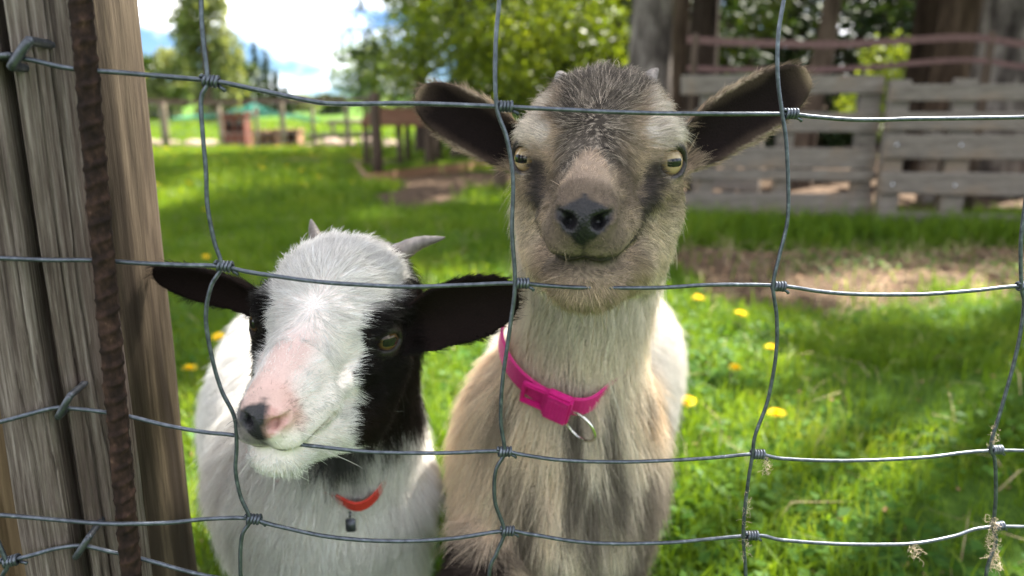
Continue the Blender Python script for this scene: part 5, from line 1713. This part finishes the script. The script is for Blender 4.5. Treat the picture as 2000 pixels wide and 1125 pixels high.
gB = dict(
    eyes=at(1168, 306, 0.525), nose=at(1139, 428, 0.405), xhint=(1, 0, 0.02),
    gaze=(.56, .82, .06), lid=.93, pupil_roll=0.0, eye_mat=eye_gold,
    ear_base=[(-4.7, -2.4, -0.7), (4.7, -2.4, -0.5)], ear_tip=[at(812, 180, 0.555), at(1583, 145, 0.545)],
    ear_open=[(0.35, -1, -0.25), (-0.35, -1, -0.25)], ear_w=[2.1, 2.2], ear_cup=.15,
    horns=[], coat=brown_coat, groom=groom_common, body_flow=(0, .25, -1), top_len=.021, jaw_len=.010, whorl=3.2,
    body=[((.070, .625, .545), (.061, .665, .385), .060, .053, .03),
          ((.044, .685, .325), (.040, .685, .25), .074, .082, .06),
          ((.050, .72, .275), (.112, 1.04, .265), .098, .130, .06),
          ((.105, 1.10, .28), (.11, 1.17, .285), .105, .085, .05),
          ((.11, 1.235, .33), (.115, 1.27, .40), .02, .014, .03)]
         + leg([(.105, .70, .24), (.108, .705, .135), (.106, .70, .03), (.106, .685, .0)], [.045, .025, .018, .023])
         + leg([(-.008, .665, .23), (-.034, .575, .200), (-.034, .61, .11), (-.034, .635, .09)], [.040, .032, .018, .021])
         + leg([(.045, 1.13, .25), (.035, 1.10, .17), (.035, 1.19, .115), (.035, 1.165, .0)], [.06, .04, .02, .022])
         + leg([(.165, 1.13, .25), (.18, 1.10, .17), (.18, 1.19, .115), (.18, 1.165, .0)], [.06, .04, .02, .022]),
    lo=(-.16, .36, -.025), hi=(.27, 1.31, .70), foot=(.07, .85))

gW = dict(
    eyes=at(640, 634, 0.515), nose=at(503, 826, 0.408), xhint=(1, 0, -0.10),
    chin=-5.4, chin_r=1.25, chin_x=1.7, jaw_x=.5, gaze=(.74, .66, .06), lid=.68, pupil_roll=0.0, eye_mat=eye_dim,
    ear_base=[(-4.7, -2.4, -0.1), (4.7, -2.4, -0.6)], ear_tip=[at(296, 533, 0.545), at(1014, 572, 0.535)],
    ear_open=[(0.2, -1, -0.4), (-0.2, -1, -0.15)], ear_w=[1.7, 2.65], ear_cup=.17,
    horns=[], coat=white_coat, groom=groom_common, body_flow=(-.2, .3, -1), top_len=.019, jaw_len=.010, whorl=3.0,
    body=[((-.130, .585, .465), (-.150, .655, .335), .052, .052, .03),
          ((-.166, .670, .32), (-.170, .690, .25), .058, .064, .05),
          ((-.200, .750, .27), (-.268, .970, .262), .085, .120, .06),
          ((-.208, .735, .235), (-.268, .89, .225), .092, .120, .06),
          ((-.215, .70, .25), (-.222, .70, .15), .078, .050, .06),
          ((-.285, 1.01, .275), (-.31, 1.07, .28), .10, .08, .05),
          ((-.325, 1.13, .32), (-.33, 1.17, .29), .02, .014, .03)]
         + leg([(-.125, .70, .24), (-.12, .705, .135), (-.12, .70, .03), (-.12, .685, .0)], [.045, .025, .018, .023])
         + leg([(-.205, .665, .24), (-.21, .66, .135), (-.21, .655, .03), (-.21, .64, .0)], [.045, .025, .018, .023])
         + leg([(-.24, 1.05, .25), (-.23, 1.03, .17), (-.25, 1.11, .115), (-.245, 1.085, .0)], [.06, .04, .02, .022])
         + leg([(-.345, 1.02, .25), (-.345, .99, .17), (-.365, 1.07, .115), (-.36, 1.045, .0)], [.06, .04, .02, .022]),
    lo=(-.50, .36, -.025), hi=(.03, 1.14, .62), foot=(-.2, .82))

brown = Goat(); white = Goat()
def build_goat(name, label, g):
    global Goat
    _cls = Goat
    class _G(_cls): pass
    _G.g = g
    Goat = _G
    G = make_goat(name, label, g)
    Goat = _cls
    return G
def hw_(g, pts):
    return pts

brown = build_goat('goat', 'tan and grey goat with a pink collar and pricked ears looking over the wire', gB)
for s, tip in ((-1, at(1090, 141, 0.60)), (1, at(1285, 134, 0.595))):
    b = brown.to_w((s * 2.9, -5.6, 4.0)); t = np.array(tip)
    MB().add(*horn_mesh(b, b * .5 + t * .5 + np.array((0, .002, .002)), t, .0085)).build('horn', m_horn, brown.root, True)
white = build_goat('goat', 'white goat with black eye patches and black ears poking its pink nose through the wire', gW)
for b, mdl, t, r0 in ((at(762, 505, .562), at(815, 476, .565), at(869, 464, .56), .0088), (at(622, 480, .590), at(613, 452, .592), at(607, 428, .59), .0070)):
    MB().add(*horn_mesh(np.array(b), np.array(mdl), np.array(t), r0)).build('horn', m_horn, white.root, True)
# ------------------------------------------------------------------ collars
def ring_points(c, axis, rx, ry, xd, n=80):
    axis = np.array(axis, float); axis /= np.linalg.norm(axis)
    xd = np.array(xd, float); xd -= axis * (xd @ axis); xd /= np.linalg.norm(xd)
    yd = np.cross(axis, xd)
    a = np.linspace(0, 2 * math.pi, n, endpoint=False)
    return np.array(c) + np.cos(a)[:, None] * xd * rx + np.sin(a)[:, None] * yd * ry, axis, xd, yd

def surface_ring(G, c, axis, xd, off, n=96, rmin=.02, rmax=.16):
    """ring round a neck, lying `off` above the skin"""
    axis = np.array(axis, float); axis /= np.linalg.norm(axis)
    xd = np.array(xd, float); xd -= axis * (xd @ axis); xd /= np.linalg.norm(xd)
    yd = np.cross(axis, xd)
    a = np.linspace(0, 2 * math.pi, n, endpoint=False)
    dr = np.cos(a)[:, None] * xd + np.sin(a)[:, None] * yd
    lo, hi = np.full(n, rmin), np.full(n, rmax)
    for _ in range(24):
        mid = (lo + hi) / 2
        s = G.sdf(np.array(c) + dr * mid[:, None])
        of = off(dr) if callable(off) else off
        lo = np.where(s < of, mid, lo); hi = np.where(s < of, hi, mid)
    rr = (lo + hi) / 2
    for _ in range(4): rr = (np.roll(rr, 1) + rr * 2 + np.roll(rr, -1)) / 4
    return np.array(c) + dr * rr[:, None], dr, axis, a

def band(P, dr, ax, w, th, wob=0):
    n = len(P); V = []; F = []
    for i in range(n):
        o = dr[i] * th / 2; u = ax * w / 2
        e = dr[i] * th * .15
        V += [P[i] - u - o * .6, P[i] - u * .9 + o, P[i] + u * .9 + o, P[i] + u - o * .6]
    for i in range(n):
        j = (i + 1) % n
        for k in range(4): F.append((i * 4 + k, j * 4 + k, j * 4 + (k + 1) % 4, i * 4 + (k + 1) % 4))
    return np.array(V), F

def web_mat(name, col, rough=.75):
    m, nt, b, out = mat_new(name)
    tc = nd(nt, 'ShaderNodeTexCoord')
    n = nd(nt, 'ShaderNodeTexNoise', Scale=900.0, Detail=3.0)
    nt.links.new(tc.outputs['Object'], n.inputs['Vector'])
    r = ramp(nt, n.outputs['Fac'], [(.3, tuple(.7 * c for c in col)), (.7, col)])
    nt.links.new(r.outputs[0], b.inputs['Base Color'])
    b.inputs['Roughness'].default_value = rough
    bp = nd(nt, 'ShaderNodeBump', Strength=.4, Distance=.0005)
    nt.links.new(n.outputs['Fac'], bp.inputs['Height']); nt.links.new(bp.outputs['Normal'], b.inputs['Normal'])
    return m
m_pink = web_mat('pink webbing', (.60, .012, .19))
m_pinkp = noisy('pink plastic', [(.3, (.50, .010, .16)), (.7, (.62, .018, .21))], (200, 200, 200), rough=.38, bump=.05, dist=.0003, spec=.5)
m_redc = web_mat('red webbing', (.55, .035, .018))
m_steel = flat_mat('polished ring', (.75, .72, .66), .14, .5, 1.0)

def rbox(c, size, axes, bev=.0015, seg=2):
    bm = bmesh.new(); bmesh.ops.create_cube(bm, size=1)
    for v in bm.verts: v.co = Vector([v.co[i] * size[i] for i in range(3)])
    bmesh.ops.bevel(bm, geom=bm.edges[:], offset=bev, segments=seg, affect='EDGES')
    M = np.array(axes).T
    V = np.array([v.co for v in bm.verts]) @ M.T + np.array(c)
    bm.verts.index_update()
    F = [tuple(v.index for v in f.verts) for f in bm.faces]
    bm.free()
    return V, F

def brown_collar():
    c = np.array((.052, .657, .415))
    ax = np.array((.16, -.54, 1.0))
    # lies loose on one side; on the other it sinks into the long hair
    P, dr, axn, a = surface_ring(brown, c, ax, (1, 0, 0), lambda d: .013 - .017 * sstep(.05, .6, d[:, 0]))
    t = thing('collar', 'bright pink collar with plastic buckle and metal ring on the tan goat\'s neck', 'collar', tuple(c))
    V, F = band(P, dr, axn, .0215, .003)
    MB().add(V, F).build('strap', m_pink, t)
    # buckle on the front
    img = [((p - np.array((0, 0, CAM_Z)))) for p in P]
    sx_ = np.array([1000 + F_PX * p[0] / (p[1] * CP - p[2] * SP) for p in img]); front = np.array([p[1] for p in P]) < c[1]
    def idx(px): return int(np.argmin(np.abs(sx_ - px) + np.where(front, 0, 1e6)))
    i = idx(1072)
    tg = P[(i + 1) % len(P)] - P[i - 1]; tg /= np.linalg.norm(tg)
    if tg[0] < 0: tg = -tg
    o = dr[i] - tg * (dr[i] @ tg); o /= np.linalg.norm(o)
    up = np.cross(o, tg); up /= np.linalg.norm(up)
    if up[2] < 0: up = -up
    b0 = P[i] + o * .0045
    bk = MB().add(*rbox(b0 + tg * .008, (.024, .031, .0105), (tg, up, o), .0022, 2)).build('buckle', m_pinkp, t, False)
    for k in (-1, 0, 1):
        MB().add(*rbox(b0 + tg * (.008 + .0062 * k) + o * .0042, (.005, .021, .0026), (tg, up, o), .0008, 1)).build('rib', m_pinkp, bk, False)
    # open frame end
    fr = MB()
    fc = b0 - tg * .0145 - o * .0008
    for s_ in (-1, 1):
        fr.add(*rbox(fc + up * s_ * .0100, (.023, .0042, .0055), (tg, up, o), .0012, 2))
        fr.add(*rbox(fc + tg * s_ * .0098, (.0036, .0185, .0052), (tg, up, o), .0012, 2))
    fr.build('frame', m_pinkp, bk, False)
    # D ring
    j = idx(1130)
    rc = P[j] + dr[j] * .006 - np.array((0, 0, .0125))
    va = np.array((-.48, -.10, .87)); va /= np.linalg.norm(va)
    vb = np.array((.62, -.60, 0.0)); vb -= va * (vb @ va); vb /= np.linalg.norm(vb)
    ang = np.linspace(0, 2 * math.pi, 49)
    ringp = rc + np.cos(ang)[:, None] * va * .0165 + np.sin(ang)[:, None] * vb * .0155
    MB().tube(ringp, .00135, 10, False).build('ring', m_steel, t, True)
brown_collar()

def white_collar():
    c = np.array((-.135, .662, .318))
    ax = np.array((.05, -.62, 1.0))
    P, dr, axn, a = surface_ring(white, c, ax, (1, 0, 0), lambda d: -.004 + .018 * np.exp(-((d[:, 0] - .02) / .28) ** 2) * (d[:, 1] < 0))
    t = thing('collar', 'orange red collar half hidden in the white goat\'s fur', 'collar', tuple(c))
    V, F = band(P, dr, axn, .014, .0026)
    MB().add(V, F).build('strap', m_redc, t)
    j = int(np.argmin(P[:, 1] + .6 * np.abs(P[:, 0] + .147)))
    tp = P[j] - np.array((0, 0, .014))
    tgm = MB().tube([P[j] - np.array((0, .002, .005)), P[j] - np.array((0, .004, .010))], .0012, 6)
    tgm.add(*rbox(tp + np.array((0, -.003, -.004)), (.009, .003, .013), np.eye(3), .001, 2))
    tgm.build('tag', m_staple, t, True)
white_collar()
# ------------------------------------------------------------------ fur
make_fur(brown, gB, 'fur', 210000, 5, 11, width=.00025)
make_fur(white, gW, 'fur', 200000, 5, 12, width=.00026)
